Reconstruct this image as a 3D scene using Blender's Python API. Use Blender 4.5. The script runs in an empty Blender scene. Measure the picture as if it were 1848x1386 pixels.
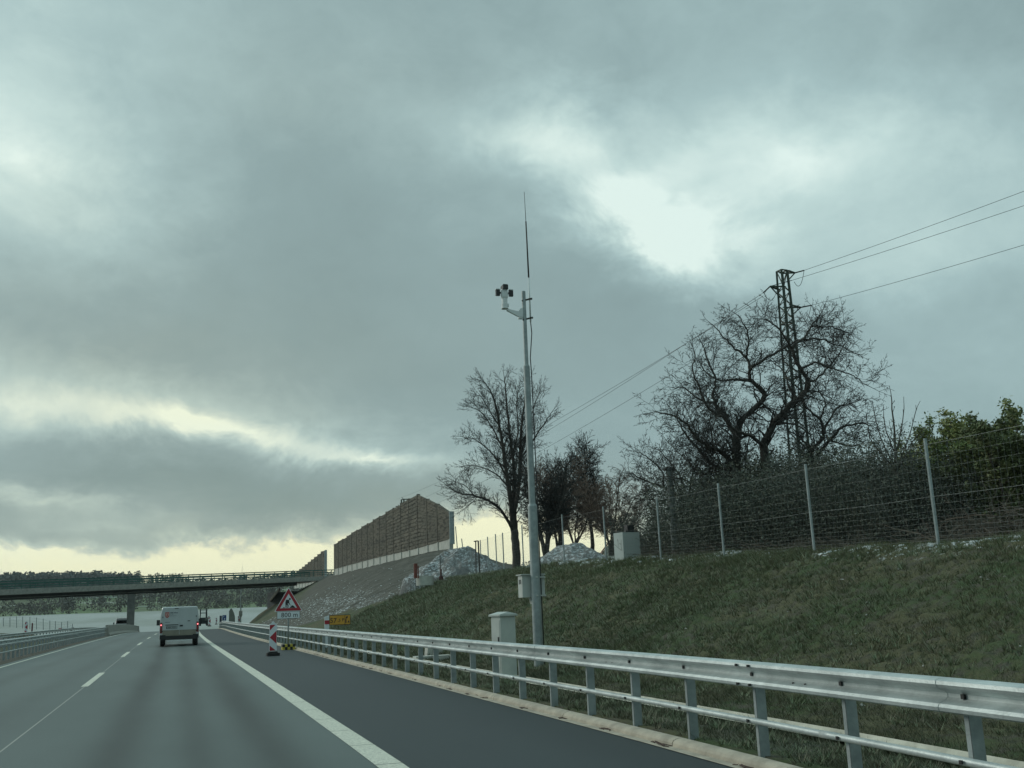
import bpy, math, random
import numpy as np
from mathutils import Vector, Matrix
rad = math.radians
RNG = np.random.default_rng(7); random.seed(7)
scene = bpy.context.scene

# ------------------------------------------------------------------ camera
W0, H0, FPX, CAMZ = 1848.0, 1386.0, 1869.0, 1.40
RX = np.array([0.95327508, 0.02744939, 0.30085403])     # world X/Y/Z axes seen in camera space (x right, y down, z forward)
FY = np.array([-0.29975129, 0.20997528, 0.9306232])
UZ = np.array([-0.03762687, -0.97732129, 0.2083922])
cd = bpy.data.cameras.new('camera'); cam = bpy.data.objects.new('camera', cd); scene.collection.objects.link(cam)
cd.sensor_width = 36.0; cd.lens = FPX/W0*36.0; cd.clip_start = 0.1; cd.clip_end = 9000
cx_ = Vector((RX[0], FY[0], UZ[0])); cyd = Vector((RX[1], FY[1], UZ[1])); czf = Vector((RX[2], FY[2], UZ[2]))
M = Matrix.Identity(4)
for i in range(3):
    M[i][0] = cx_[i]; M[i][1] = -cyd[i]; M[i][2] = -czf[i]
M[2][3] = CAMZ
cam.matrix_world = M
scene.camera = cam

def ray(px, py):
    d = np.array([px-924.0, py-693.0, FPX]); return np.array([d@RX, d@FY, d@UZ])
def at(px, py, Y):
    """world point on the sight line of a photo pixel at forward distance Y"""
    r = ray(px, py); p = r*Y/r[1]; return Vector((p[0], p[1], p[2]+CAMZ))
def azel(px, py):
    r = ray(px, py); return math.atan2(r[0], r[1]), math.atan2(r[2], math.hypot(r[0], r[1]))

# ------------------------------------------------------------------ world: overcast sky
scene.view_settings.view_transform = 'Standard'; scene.view_settings.look = 'None'
scene.view_settings.exposure = 0.0; scene.view_settings.gamma = 1.0
world = bpy.data.worlds.new("World"); scene.world = world; world.use_nodes = True
nt = world.node_tree; N = nt.nodes; L = nt.links; N.clear()
SUN_AZ, SUN_EL = rad(-48), rad(24)
def nd(t, **k):
    n = N.new(t)
    for a, v in k.items(): setattr(n, a, v)
    return n
def mth(op, a, b=None, c=None, clamp=False):
    n = nd('ShaderNodeMath', operation=op); n.use_clamp = clamp
    for i, v in enumerate((a, b, c)):
        if v is None: continue
        if isinstance(v, (int, float)): n.inputs[i].default_value = v
        else: L.new(v, n.inputs[i])
    return n.outputs[0]
tc = nd('ShaderNodeTexCoord'); sep = nd('ShaderNodeSeparateXYZ'); L.new(tc.outputs['Generated'], sep.inputs[0])
X_, Y_, Z_ = sep.outputs
az = mth('ARCTAN2', X_, Y_)
el = mth('ARCSINE', mth('MULTIPLY', Z_, 0.9999))
# domain warp (stretched near the horizon)
mpz = nd('ShaderNodeMapping'); L.new(tc.outputs['Generated'], mpz.inputs[0]); mpz.inputs['Scale'].default_value = (1, 1, 1.45)
def noise(vec, scale, detail, rough, dist=0.0):
    n = nd('ShaderNodeTexNoise'); n.inputs['Scale'].default_value = scale; n.inputs['Detail'].default_value = detail
    n.inputs['Roughness'].default_value = rough; n.inputs['Distortion'].default_value = dist; L.new(vec, n.inputs['Vector']); return n
wn = noise(mpz.outputs[0], 8.0, 9, 0.66, 0.3)
wsub = nd('ShaderNodeVectorMath', operation='SUBTRACT'); L.new(wn.outputs['Color'], wsub.inputs[0]); wsub.inputs[1].default_value = (.5, .5, .5)
comb = nd('ShaderNodeCombineXYZ'); L.new(az, comb.inputs[0]); L.new(el, comb.inputs[1])
wscl = nd('ShaderNodeVectorMath', operation='MULTIPLY'); L.new(wsub.outputs[0], wscl.inputs[0]); wscl.inputs[1].default_value = (0.17, 0.09, 0)
wadd = nd('ShaderNodeVectorMath', operation='ADD'); L.new(comb.outputs[0], wadd.inputs[0]); L.new(wscl.outputs[0], wadd.inputs[1])
AE = wadd.outputs[0]
def blob(px, py, rx, ry, rot, amp, acc, sharp='QUADRATIC_SPHERE'):
    a, e = azel(px, py)
    m = nd('ShaderNodeMapping'); m.vector_type = 'TEXTURE'; L.new(AE, m.inputs[0])
    k = 1.9/FPX
    m.inputs['Location'].default_value = (a, e, 0); m.inputs['Rotation'].default_value = (0, 0, rad(rot))
    m.inputs['Scale'].default_value = (rx*k/math.cos(e), ry*k, 1)
    g = nd('ShaderNodeTexGradient', gradient_type=sharp); L.new(m.outputs[0], g.inputs[0])
    return mth('MULTIPLY_ADD', g.outputs['Fac'], amp, acc)
n1 = noise(mpz.outputs[0], 5.0, 9, 0.62, 0.3); n2 = noise(mpz.outputs[0], 2.2, 5, 0.55, 0.2)
lum = mth('MULTIPLY_ADD', mth('SUBTRACT', n1.outputs['Fac'], 0.5), 0.34, 0.33)
lum = mth('MULTIPLY_ADD', mth('SUBTRACT', n2.outputs['Fac'], 0.5), 0.16, lum)
n3 = noise(mpz.outputs[0], 17.0, 8, 0.66, 0.5); lum = mth('MULTIPLY_ADD', mth('SUBTRACT', n3.outputs['Fac'], 0.5), 0.20, lum)
BL = [ # px, py, rx, ry, rotation, amount: cloud bright and dark masses as directions in the sky
 (20, 295, 260, 130, -12, .58), (60, 400, 260, 120, 0, .08), (60, 100, 440, 300, 0, .32), (330, 30, 400, 160, 0, .10),
 (560, 330, 520, 420, 0, -.20), (620, 520, 500, 220, 0, -.10), (985, 410, 170, 150, -30, -.16),
 (1150, 370, 250, 95, -42, .50), (1240, 425, 150, 48, -14, .42), (1300, 545, 330, 70, -6, -.30), (1120, 290, 200, 80, -40, .20), (1430, 290, 620, 280, -8, .74), (1500, 500, 260, 90, 0, .16), (1560, 240, 300, 150, 0, .06), (1300, 370, 200, 100, 0, .08),
 (900, 235, 240, 60, -10, .25), (1130, 120, 420, 130, -8, -.18), (1800, 90, 420, 300, 0, -.24), (1330, 600, 560, 110, 0, -.14),
 (1700, 520, 400, 160, 0, .04), (1120, 285, 90, 45, 0, -.30), (1240, 350, 110, 50, 10, -.24), (1360, 400, 160, 50, 10, -.12), (1500, 420, 300, 60, 8, -.10), (1180, 240, 240, 50, 15, -.10),
 (330, 752, 330, 70, -8, .44), (400, 778, 170, 26, -12, .40), (330, 748, 70, 22, -40, .25), (650, 830, 330, 44, -8, .40), (690, 833, 130, 20, -4, .35), (20, 720, 330, 90, 0, .42), (180, 640, 500, 90, 0, .02),
 (130, 845, 380, 80, 0, -.30), (420, 860, 330, 60, -5, -.14), (330, 935, 470, 60, 0, -.24), (820, 900, 260, 60, 0, -.20),
 (90, 893, 230, 42, -8, .62), (180, 945, 260, 22, 0, .25), (60, 998, 320, 22, 0, .55), (260, 985, 300, 20, 0, -.12), (480, 985, 260, 30, 0, -.10),
 (330, 1030, 1000, 48, 0, .85), (540, 1000, 300, 42, 6, .45), (860, 968, 230, 60, 0, .65), (1020, 1000, 260, 70, 0, .45),
]
for b in BL: lum = blob(*b, lum)
# brighter towards the zenith outside the frame, added to throw more light on the ground
zen = nd('ShaderNodeMapRange', interpolation_type='SMOOTHSTEP'); L.new(el, zen.inputs[0])
zen.inputs[1].default_value = rad(44); zen.inputs[2].default_value = rad(80); zen.inputs[3].default_value = 0; zen.inputs[4].default_value = 1.0
lum = mth('MAXIMUM', lum, 0.0)
warm = None
warmacc = nd('ShaderNodeValue'); warmacc.outputs[0].default_value = 0.0; warm = warmacc.outputs[0]
for b in [(300, 1030, 1300, 120, 0, 1.15), (380, 760, 420, 150, 0, .30), (880, 980, 420, 120, 0, .85), (80, 893, 300, 60, 0, .30), (200, 640, 800, 240, 0, .60), (520, 180, 500, 260, 0, .22)]:
    warm = blob(*b, warm)
ramp = nd('ShaderNodeValToRGB'); L.new(lum, ramp.inputs[0]); cr = ramp.color_ramp
cr.elements[0].position = 0.0; cr.elements[0].color = (.235, .328, .335, 1)
cr.elements[1].position = 1.0; cr.elements[1].color = (.78, .94, .89, 1)
for p, c in [(.3, (.283, .402, .410)), (.55, (.395, .550, .555)), (.78, (.56, .735, .715))]:
    e_ = cr.elements.new(p); e_.color = (*c, 1)
ramp2 = nd('ShaderNodeValToRGB'); L.new(lum, ramp2.inputs[0]); cr = ramp2.color_ramp
cr.elements[0].position = 0.0; cr.elements[0].color = (.24, .31, .27, 1)
cr.elements[1].position = 1.0; cr.elements[1].color = (1.0, 1.0, .68, 1)
for p, c in [(.3, (.33, .40, .355)), (.6, (.52, .60, .50)), (.8, (.74, .77, .58))]:
    e_ = cr.elements.new(p); e_.color = (*c, 1)
mixc = nd('ShaderNodeMix', data_type='RGBA'); L.new(mth('MINIMUM', warm, 1.0), mixc.inputs[0]); L.new(ramp.outputs[0], mixc.inputs[6]); L.new(ramp2.outputs[0], mixc.inputs[7])
sky = nd('ShaderNodeTexSky'); sky.sky_type = 'NISHITA'; sky.sun_disc = False; sky.sun_elevation = SUN_EL; sky.sun_rotation = SUN_AZ
skys = nd('ShaderNodeVectorMath', operation='SCALE'); L.new(sky.outputs[0], skys.inputs[0]); skys.inputs['Scale'].default_value = 0.06
mixs = nd('ShaderNodeMix', data_type='RGBA'); mixs.inputs[0].default_value = 0.05; L.new(mixc.outputs[2], mixs.inputs[6]); L.new(skys.outputs[0], mixs.inputs[7])
stz = mth('MULTIPLY_ADD', zen.outputs[0], 1.8, 1.0)
bg = nd('ShaderNodeBackground'); L.new(mixs.outputs[2], bg.inputs[0]); L.new(stz, bg.inputs[1])
wo = nd('ShaderNodeOutputWorld'); L.new(bg.outputs[0], wo.inputs[0])

sd = bpy.data.lights.new('sun', 'SUN'); sun = bpy.data.objects.new('sun', sd); scene.collection.objects.link(sun)
sd.energy = 1.15; sd.angle = rad(18); sd.color = (1.0, .97, .88)
sv = Vector((math.sin(SUN_AZ)*math.cos(SUN_EL), math.cos(SUN_AZ)*math.cos(SUN_EL), math.sin(SUN_EL)))
sun.rotation_euler = sv.to_track_quat('Z', 'Y').to_euler()

# ------------------------------------------------------------------ helpers
def link(o): scene.collection.objects.link(o); return o
class MB:
    """collects geometry (numpy chunks) and links it as one mesh object"""
    def __init__(s): s.v = []; s.n = 0; s.f = []   # f: (array of indices (k,m), material index)
    def add(s, verts, faces, mi=0):
        verts = np.asarray(verts, dtype=np.float64).reshape(-1, 3)
        if isinstance(faces, np.ndarray): s.f.append((faces+s.n, mi))
        else:
            by = {}
            for q in faces: by.setdefault(len(q), []).append(q)
            for k, q in by.items(): s.f.append((np.array(q)+s.n, mi))
        s.v.append(verts); s.n += len(verts); return s
    def box(s, c, size, mi=0, rz=0.0, rx=0.0, ry=0.0):
        x, y, z = [q/2 for q in size]
        v = np.array([(-x,-y,-z),(x,-y,-z),(x,y,-z),(-x,y,-z),(-x,-y,z),(x,-y,z),(x,y,z),(-x,y,z)])
        if rz or rx or ry:
            m = np.array((Matrix.Rotation(rz,3,'Z') @ Matrix.Rotation(ry,3,'Y') @ Matrix.Rotation(rx,3,'X'))); v = v@m.T
        return s.add(v+np.array(c), [(0,3,2,1),(4,5,6,7),(0,1,5,4),(1,2,6,5),(2,3,7,6),(3,0,4,7)], mi)
    def bar(s, a, b, w, h=None, mi=0):
        a = Vector(a); b = Vector(b); d = b-a; q = d.to_track_quat('Z', 'Y').to_matrix(); h = h or w
        v = []
        for p in (a, b):
            for sx, sy in ((-1,-1),(1,-1),(1,1),(-1,1)): v.append(p+q@Vector((sx*w/2, sy*h/2, 0)))
        return s.add([tuple(p) for p in v], [(0,3,2,1),(4,5,6,7),(0,1,5,4),(1,2,6,5),(2,3,7,6),(3,0,4,7)], mi)
    def tube(s, pts, rad_, n=8, mi=0, cap=True):
        pts = [Vector(p) for p in pts]; k = len(pts)
        if isinstance(rad_, (int, float)): rad_ = [rad_]*k
        t0 = (pts[1]-pts[0]).normalized(); up = Vector((0,0,1)) if abs(t0.z) < .9 else Vector((1,0,0))
        a = t0.cross(up).normalized(); V = []
        for i in range(k):
            t = (pts[min(i+1,k-1)]-pts[max(i-1,0)]); t = t.normalized() if t.length > 1e-9 else t0
            a = (a - t*a.dot(t)).normalized(); b = t.cross(a)
            for j in range(n):
                th = 2*math.pi*j/n; V.append(pts[i]+(a*math.cos(th)+b*math.sin(th))*rad_[i])
        F = [(i*n+j, i*n+(j+1)%n, (i+1)*n+(j+1)%n, (i+1)*n+j) for i in range(k-1) for j in range(n)]
        if cap: F.append(tuple(range(n-1,-1,-1))); F.append(tuple((k-1)*n+j for j in range(n)))
        return s.add([tuple(p) for p in V], F, mi)
    def lathe(s, c, prof, n=16, mi=0):
        V = []; k = len(prof)
        for r, z in prof:
            for j in range(n): V.append((c[0]+r*math.cos(2*math.pi*j/n), c[1]+r*math.sin(2*math.pi*j/n), c[2]+z))
        F = [(i*n+j, i*n+(j+1)%n, (i+1)*n+(j+1)%n, (i+1)*n+j) for i in range(k-1) for j in range(n)]
        F.append(tuple(range(n-1,-1,-1))); F.append(tuple((k-1)*n+j for j in range(n)))
        return s.add(V, F, mi)
    def prism(s, poly, y0, y1, mi=0):
        """polygon in XZ (counter-clockwise seen from -Y) given thickness along Y"""
        k = len(poly)
        V = [(x, y0, z) for x, z in poly]+[(x, y1, z) for x, z in poly]
        F = [tuple(range(k)), tuple(range(2*k-1, k-1, -1))]+[(i, i+k, (i+1)%k+k, (i+1)%k) for i in range(k)]
        return s.add(V, F, mi)
    def sweep(s, prof, path, mi=0, closed=False, cap=False):
        """prof: (lateral u offset, z); path: list of (x,y,z,nx,ny)"""
        k = len(prof); V = []
        for (x, y, z, nx, ny) in path:
            for a, b in prof: V.append((x+nx*a, y+ny*a, z+b))
        F = []
        for i in range(len(path)-1):
            for j in range(k if closed else k-1):
                F.append((i*k+j, i*k+(j+1)%k, (i+1)*k+(j+1)%k, (i+1)*k+j))
        if cap and closed: F.append(tuple(range(k))); F.append(tuple((len(path)-1)*k+j for j in range(k-1,-1,-1)))
        return s.add(V, F, mi)
    def segs(s, P0, P1, R0, R1, n=3, mi=0):
        """bulk tapered prisms"""
        P0 = np.asarray(P0, float); P1 = np.asarray(P1, float); R0 = np.asarray(R0, float); R1 = np.asarray(R1, float)
        if len(P0) == 0: return s
        T = P1-P0; T /= np.linalg.norm(T, axis=1)[:, None]+1e-12
        up = np.where(np.abs(T[:, 2:3]) < .9, np.array([[0, 0, 1.]]), np.array([[1., 0, 0]]))
        A = np.cross(T, up); A /= np.linalg.norm(A, axis=1)[:, None]+1e-12; B = np.cross(T, A)
        th = np.arange(n)*2*math.pi/n; K = len(P0)
        o = A[:, None, :]*np.cos(th)[None, :, None]+B[:, None, :]*np.sin(th)[None, :, None]
        V = np.concatenate([P0[:, None, :]+o*R0[:, None, None], P1[:, None, :]+o*R1[:, None, None]], axis=1).reshape(-1, 3)
        base = (np.arange(K)*2*n)[:, None, None]; j = np.arange(n); jj = (j+1) % n
        F = np.stack([j, jj, jj+n, j+n], axis=1)[None]+base
        return s.add(V, F.reshape(-1, 4), mi)
    def build(s, name, mats, parent=None, smooth=False, attrs=None, loc=None):
        if not isinstance(mats, (list, tuple)): mats = [mats]
        V = np.concatenate(s.v); me = bpy.data.meshes.new(name)
        if loc is not None: V = V-np.array(loc)
        me.vertices.add(len(V)); me.vertices.foreach_set('co', V.astype(np.float32).ravel())
        tot = []; idx = []; mi = []
        for F, m in s.f:
            F = np.asarray(F); tot.append(np.full(len(F), F.shape[1])); idx.append(F.ravel()); mi.append(np.full(len(F), m))
        tot = np.concatenate(tot); idx = np.concatenate(idx); mi = np.concatenate(mi)
        me.loops.add(len(idx)); me.polygons.add(len(tot))
        st = np.concatenate([[0], np.cumsum(tot)[:-1]])
        me.polygons.foreach_set('loop_start', st.astype(np.int32)); me.polygons.foreach_set('loop_total', tot.astype(np.int32))
        me.loops.foreach_set('vertex_index', idx.astype(np.int32)); me.polygons.foreach_set('material_index', mi.astype(np.int32))
        me.polygons.foreach_set('use_smooth', np.full(len(tot), bool(smooth)))
        for m in mats: me.materials.append(m)
        if attrs:
            for k, a in attrs.items():
                at_ = me.attributes.new(k, 'FLOAT', 'POINT'); at_.data.foreach_set('value', np.asarray(a, np.float32))
        me.update(calc_edges=True); me.validate()
        o = link(bpy.data.objects.new(name, me))
        if parent is not None: o.parent = parent
        if loc is not None: o.location = loc
        return o
def tag(o, label=None, cat=None, group=None, kind=None):
    if label: o['label'] = label
    if cat: o['category'] = cat
    if group: o['group'] = group
    if kind: o['kind'] = kind
    return o
def empty(name, loc, label, cat, group=None, rz=0.0):
    o = link(bpy.data.objects.new(name, None)); o.location = loc; o.rotation_euler.z = rz; o.empty_display_size = .2
    return tag(o, label, cat, group)
def dup(o, parent=None):
    c = o.copy(); link(c)
    if parent is not None: c.parent = parent
    for ch in [q for q in scene.objects if q.parent == o]: dup(ch, c)
    return c
_kids = {}
def text_chunk(txt, size, depth=0.004):
    cu = bpy.data.curves.new('t', 'FONT'); cu.body = txt; cu.size = size; cu.extrude = depth/2; cu.resolution_u = 2
    o = bpy.data.objects.new('t', cu); link(o)
    dg = bpy.context.evaluated_depsgraph_get(); me = bpy.data.meshes.new_from_object(o.evaluated_get(dg))
    V = np.array([v.co[:] for v in me.vertices]); F = [tuple(p.vertices) for p in me.polygons]
    bpy.data.objects.remove(o); bpy.data.curves.remove(cu); bpy.data.meshes.remove(me)
    return V, F
def add_text(mb, txt, size, x, y, z, mi, bold=0.0, sx=1.0):
    """writes text on a plane facing -Y with lower-left corner at x,z"""
    V, F = text_chunk(txt, size)
    for dx in ((0.0,) if not bold else (-bold, bold)):
        W = np.stack([V[:, 0]*sx+x+dx, y-V[:, 2]-abs(dx)*.01*(1 if dx > 0 else 0), V[:, 1]+z], axis=1); mb.add(W, F, mi)

# ------------------------------------------------------------------ materials
def mat(name, col, rough=.6, metal=0.0, col2=None, nscale=8.0, ndet=5, nrough=.6, bump=0.0, bscale=None, emit=None, estr=1.0, spec=.5, lo=.35, hi=.65, stretch=None, coords='Object'):
    m = bpy.data.materials.new(name); m.use_nodes = True; t = m.node_tree; b = t.nodes['Principled BSDF']
    b.inputs['Roughness'].default_value = rough; b.inputs['Metallic'].default_value = metal
    b.inputs['Specular IOR Level'].default_value = spec
    b.inputs['Base Color'].default_value = (*col, 1)
    if col2 is not None or bump:
        tcn = t.nodes.new('ShaderNodeTexCoord'); vec = tcn.outputs[coords]
        if stretch:
            mp = t.nodes.new('ShaderNodeMapping'); mp.inputs['Scale'].default_value = stretch; t.links.new(vec, mp.inputs[0]); vec = mp.outputs[0]
    if col2 is not None:
        n = t.nodes.new('ShaderNodeTexNoise'); n.inputs['Scale'].default_value = nscale; n.inputs['Detail'].default_value = ndet; n.inputs['Roughness'].default_value = nrough
        t.links.new(vec, n.inputs['Vector']); r = t.nodes.new('ShaderNodeMapRange'); r.inputs[1].default_value = lo; r.inputs[2].default_value = hi
        t.links.new(n.outputs['Fac'], r.inputs[0]); x = t.nodes.new('ShaderNodeMix'); x.data_type = 'RGBA'
        x.inputs[6].default_value = (*col, 1); x.inputs[7].default_value = (*col2, 1); t.links.new(r.outputs[0], x.inputs[0]); t.links.new(x.outputs[2], b.inputs['Base Color'])
    if bump:
        n = t.nodes.new('ShaderNodeTexNoise'); n.inputs['Scale'].default_value = bscale or nscale*3; n.inputs['Detail'].default_value = 4; t.links.new(vec, n.inputs['Vector'])
        bb = t.nodes.new('ShaderNodeBump'); bb.inputs['Strength'].default_value = bump; bb.inputs['Distance'].default_value = .02
        t.links.new(n.outputs['Fac'], bb.inputs['Height']); t.links.new(bb.outputs[0], b.inputs['Normal'])
    if emit: b.inputs['Emission Color'].default_value = (*emit, 1); b.inputs['Emission Strength'].default_value = estr
    return m
GALV = mat('galvanised_steel', (.58, .64, .63), .50, .40, (.34, .385, .38), 2.6, ndet=9, nrough=.72, lo=.38, hi=.68, bump=.12, bscale=60)
GALVD = mat('galvanised_post', (.36, .41, .41), .55, .40, (.25, .29, .29), 6, bump=.1, bscale=40)
BOLT = mat('dark_bolt', (.05, .05, .05), .5, .6)
CONC = mat('concrete', (.36, .36, .32), .85, 0, (.24, .245, .22), 3.0, bump=.2, bscale=30)
CONCL = mat('pale_concrete', (.52, .53, .48), .85, 0, (.40, .41, .37), 2.0, bump=.1, bscale=20)
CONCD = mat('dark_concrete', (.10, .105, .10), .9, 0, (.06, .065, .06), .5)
KERB = mat('kerb_concrete', (.50, .45, .36), .85, 0, (.34, .305, .245), 5.0, ndet=8, bump=.3, bscale=40)
BLACK = mat('black_plastic', (.012, .014, .015), .45)
RUBBER = mat('black_rubber', (.018, .018, .018), .8)
WHITEP = mat('white_paint', (.70, .74, .73), .45, 0, (.62, .66, .65), 3)
BARK = mat('dark_bark', (.045, .040, .034), .9, 0, (.085, .078, .066), 14, bump=.4, bscale=30)
BARKG = mat('greenish_bark', (.06, .058, .045), .9, 0, (.11, .10, .08), 9, bump=.4, bscale=20)
TWIG = mat('twig_bark', (.05, .042, .036), .9, 0, (.085, .07, .058), 3)
TWIGR = mat('brown_twig', (.17, .12, .095), .9, 0, (.24, .17, .13), 2)
GREENST = mat('green_painted_steel', (.035, .055, .04), .6, .2, (.06, .075, .055), 4)
DARKST = mat('dark_steel', (.04, .045, .042), .6, .3, (.07, .065, .055), 6)
REDP = mat('red_sheeting', (.36, .018, .03), .45)
WSHEET = mat('white_sheeting', (.66, .72, .74), .4)
YEL = mat('amber_sheeting', (.62, .33, .04), .45, 0, (.54, .28, .035), 6)
INK = mat('black_print', (.012, .016, .018), .5)

# ------------------------------------------------------------------ road geometry
CK = np.array([-40, 0, 20, 45, 70, 98, 141, 180, 230, 400]); CV = np.array([.0, 0, -.04, -.20, -.30, -.18, .35, 1.2, 3.0, 12.0])
_fy = np.arange(-40, 401, 1.0); _fc = np.interp(_fy, CK, CV)
for _ in range(240): _fc[1:-1] = (_fc[:-2]+_fc[1:-1]*2+_fc[2:])/4
_fc = _fc-.0055*np.clip(11-_fy, 0, 8)**1.8
def C(y): return np.interp(y, _fy, _fc)
def DIP(y): return np.where(np.asarray(y) > 110, -np.clip((np.asarray(y)-110.0)**2/5200.0, 0, 4.0), 0.0)
def path(y0, y1, step, z=0.0, u=0.0):
    n = max(2, int((y1-y0)/step)+1); out = []
    for y in np.linspace(y0, y1, n):
        dx = float(C(y+.5)-C(y-.5)); l = math.hypot(dx, 1); out.append((float(C(y))+u, float(y), z+float(DIP(y)), 1/l, -dx/l))
    return out
# terrain profile table: heights over the lateral offset u at several stations y
TU = np.array([4.74, 5.5, 6.06, 6.58, 7.7, 10, 12.6, 13.6, 15, 17, 20, 23, 26, 32, 45, 120.])
TS = np.array([-60, 16, 30, 42, 55, 70, 90, 105, 160, 190, 235.])
TZ = np.array([
 [.07,.04,-.03,-.05,.08,.98,2.02,2.2,2.25,2.3,2.3,2.3,2.4,2.5,2.6,3],
 [.07,.04,-.03,-.05,.08,.98,2.02,2.2,2.25,2.3,2.3,2.3,2.4,2.5,2.6,3],
 [.07,.04,-.03,-.05,.08,1.05,2.2,2.5,2.7,2.8,2.8,2.8,2.8,2.8,2.8,3],
 [.07,.04,-.03,-.05,.10,1.1,2.2,2.6,3.0,3.15,3.2,3.2,3.2,3.2,3.2,3.2],
 [.07,.05,.00,.00,.10,1.05,2.1,2.5,2.95,3.25,3.4,3.5,3.5,3.4,3.4,3.4],
 [.07,.0,.0,.0,.15,1.0,2.1,2.5,3.1,3.6,3.8,3.7,3.6,3.5,3.5,3.5],
 [.07,.0,.0,.0,.15,1.0,2.2,2.7,3.5,4.5,5.8,6.55,4.9,4.5,4.5,4.6],
 [.07,.0,.0,.0,.20,1.1,2.4,2.9,3.7,4.7,5.9,6.65,6.7,5,5,5],
 [.07,.0,.0,.0,.10,.75,2.1,2.6,3.35,4.4,6.0,7.3,7.4,6,5,5],
 [.07,.0,.0,.0,.10,.75,2.1,2.6,3.35,4.4,6.0,7.4,7.6,6,5,5],
 [.0,.0,.0,.0,.0,.3,.8,1,1.3,1.8,2.4,3,3,3,3,3]])
LU = np.array([-400, -60, -34, -27, -22, -19.5, -11, -10, -8, -6.2, -5.6, 4.74])
LZ = np.array([-3, -2.5, -.4, .75, .6, -.05, -.05, -.03, -.06, -.02, -.03, -.03])
def smooth(t): t = np.clip(t, 0, 1); return t*t*(3-2*t)
_rs = np.random.default_rng(3); _wv = [( _rs.normal(size=2), _rs.uniform(0, 6.28)) for _ in range(14)]
def wob(x, y, sc):
    o = 0
    for k, (d, p) in enumerate(_wv): o = o+np.sin((d[0]*x+d[1]*y)*sc*(1+.35*k)+p)/(1+.35*k)
    return o/3.0
def H(x, y):
    x = np.asarray(x, float); y = np.asarray(y, float); u = x-C(y)
    i = np.clip(np.searchsorted(TS, y)-1, 0, len(TS)-2); t = np.clip((y-TS[i])/(TS[i+1]-TS[i]), 0, 1)
    zr = np.zeros_like(u*1.0); uu = np.broadcast_to(u, zr.shape); ii = np.broadcast_to(i, zr.shape); tt = np.broadcast_to(t, zr.shape)
    for k in range(len(TS)-1):
        mk = (ii == k)
        if mk.any():
            a = np.interp(uu[mk], TU, TZ[k]); b = np.interp(uu[mk], TU, TZ[k+1]); zr[mk] = a*(1-tt[mk])+b*tt[mk]
    zl = np.interp(u, LU, LZ)
    z = np.where(u > 4.74, zr, zl)+DIP(y)*np.where(u > 8, smooth((14-u)/6), 1)
    far = smooth((y-205)/60.0)
    zl_far = np.interp(y, [200, 300, 420, 560, 700, 760, 1000, 1500, 1700, 2600], [-5, -5, -3, 1.5, 6.0, 7.5, 22, 50, 52, 20])
    rl = np.interp(x, [-700, -450, -200, -60, 60, 150, 300, 700], [.95, 1.0, 1.06, 1.0, .90, 1.02, 1.1, 1.15])
    zl_far = np.where(y > 720, zl_far*rl+wob(x, y, .006)*2.0, zl_far)
    side = smooth((-u-60)/60.0)*smooth((y-20)/80)
    z = z*(1-far)+zl_far*far
    sl = smooth((u-8)/2)*(1-far)
    raw = smooth((y-58)/8)*smooth((u-8.5)/2)*(1-far)
    z = z+raw*(wob(x*.22, y*1.6, 1.0)*.085+wob(x*.5, y*3.1, 1.0)*.045)
    z = z+sl*(wob(x, y, .55)*.06+wob(x, y, 2.1)*.022+wob(x, y, 5.0)*.012)
    return z
def Hf(x, y): return float(H(np.array([x]), np.array([y]))[0])
def P(x, y, dz=0.0): return Vector((x, y, Hf(x, y)+dz))

# terrain sheet
us = np.concatenate([-np.geomspace(1500, 60, 26), np.linspace(-55, -20, 15), np.linspace(-19, -6.5, 14), np.linspace(-6.3, 4.60, 8), np.linspace(4.74, 14.6, 110), np.linspace(14.8, 30, 56), np.geomspace(31, 1800, 34)])
ys = np.concatenate([np.linspace(-60, 4, 14), np.linspace(4.2, 46, 300), np.linspace(46.3, 110, 300), np.linspace(111, 200, 80), np.geomspace(203, 2800, 110)])
UU, YY = np.meshgrid(us, ys); XX = UU+C(YY); ZZ = H(XX, YY)
near = (UU > 5.3) & (UU < 16) & (YY < 60); ZZ = ZZ+np.where(near, RNG.normal(size=ZZ.shape)*.024*smooth((UU-7.4)/.5)+RNG.normal(size=ZZ.shape)*.004, 0)
nx_, ny_ = len(us), len(ys)
ii = (np.arange(ny_-1)[:, None]*nx_+np.arange(nx_-1)[None, :]).reshape(-1)
F = np.stack([ii, ii+1, ii+1+nx_, ii+nx_], axis=1)
x_, y_ = XX.ravel(), YY.ravel(); u_ = UU.ravel()
# soil: newly shaped embankment below the noise wall, beyond the grassy berm
edge = np.interp(u_, [7.9, 10.0, 13.0, 15.0, 18], [80, 71, 60, 56, 53])+wob(x_, y_, .5)*1.5
soil = smooth((y_-edge)/2.5)*smooth((u_-7.6)/.6)*(1-smooth((y_-215)/20))
strip = np.interp(y_, [100, 130, 150, 175], [8, 15.0, 17.5, 22])   # greener toe of the far embankment
soil *= 1-.85*smooth((y_-112+wob(x_, y_, .3)*6)/12)*smooth((strip-u_)/3)
verge = smooth((u_-5.0)/.2)*smooth((6.4-u_)/.8); soil = np.maximum(soil, .55*verge)
soil = np.maximum(soil, smooth((-u_-5.4)/.2)*smooth((u_+9.5)/1.0)*(y_ < 200))
crest = np.exp(-((u_-np.interp(y_, [16, 30, 42, 55], [13.6, 14.6, 15.2, 16.0]))/1.0)**2)*(y_ < 62)
snow = crest*.9+.10*(u_ > 7)+soil*smooth((y_-50)/10)*(.12+.42*np.exp(-((u_-12.0-(y_-85)*.05)/2.2)**2-((y_-80)/26)**2))*(y_ < 190)
thick = smooth((u_-np.interp(y_, [16, 30, 42, 55], [14.2, 15.2, 16.2, 18.0]))/1.0)*(y_ < 60)*(u_ < 60)
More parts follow.
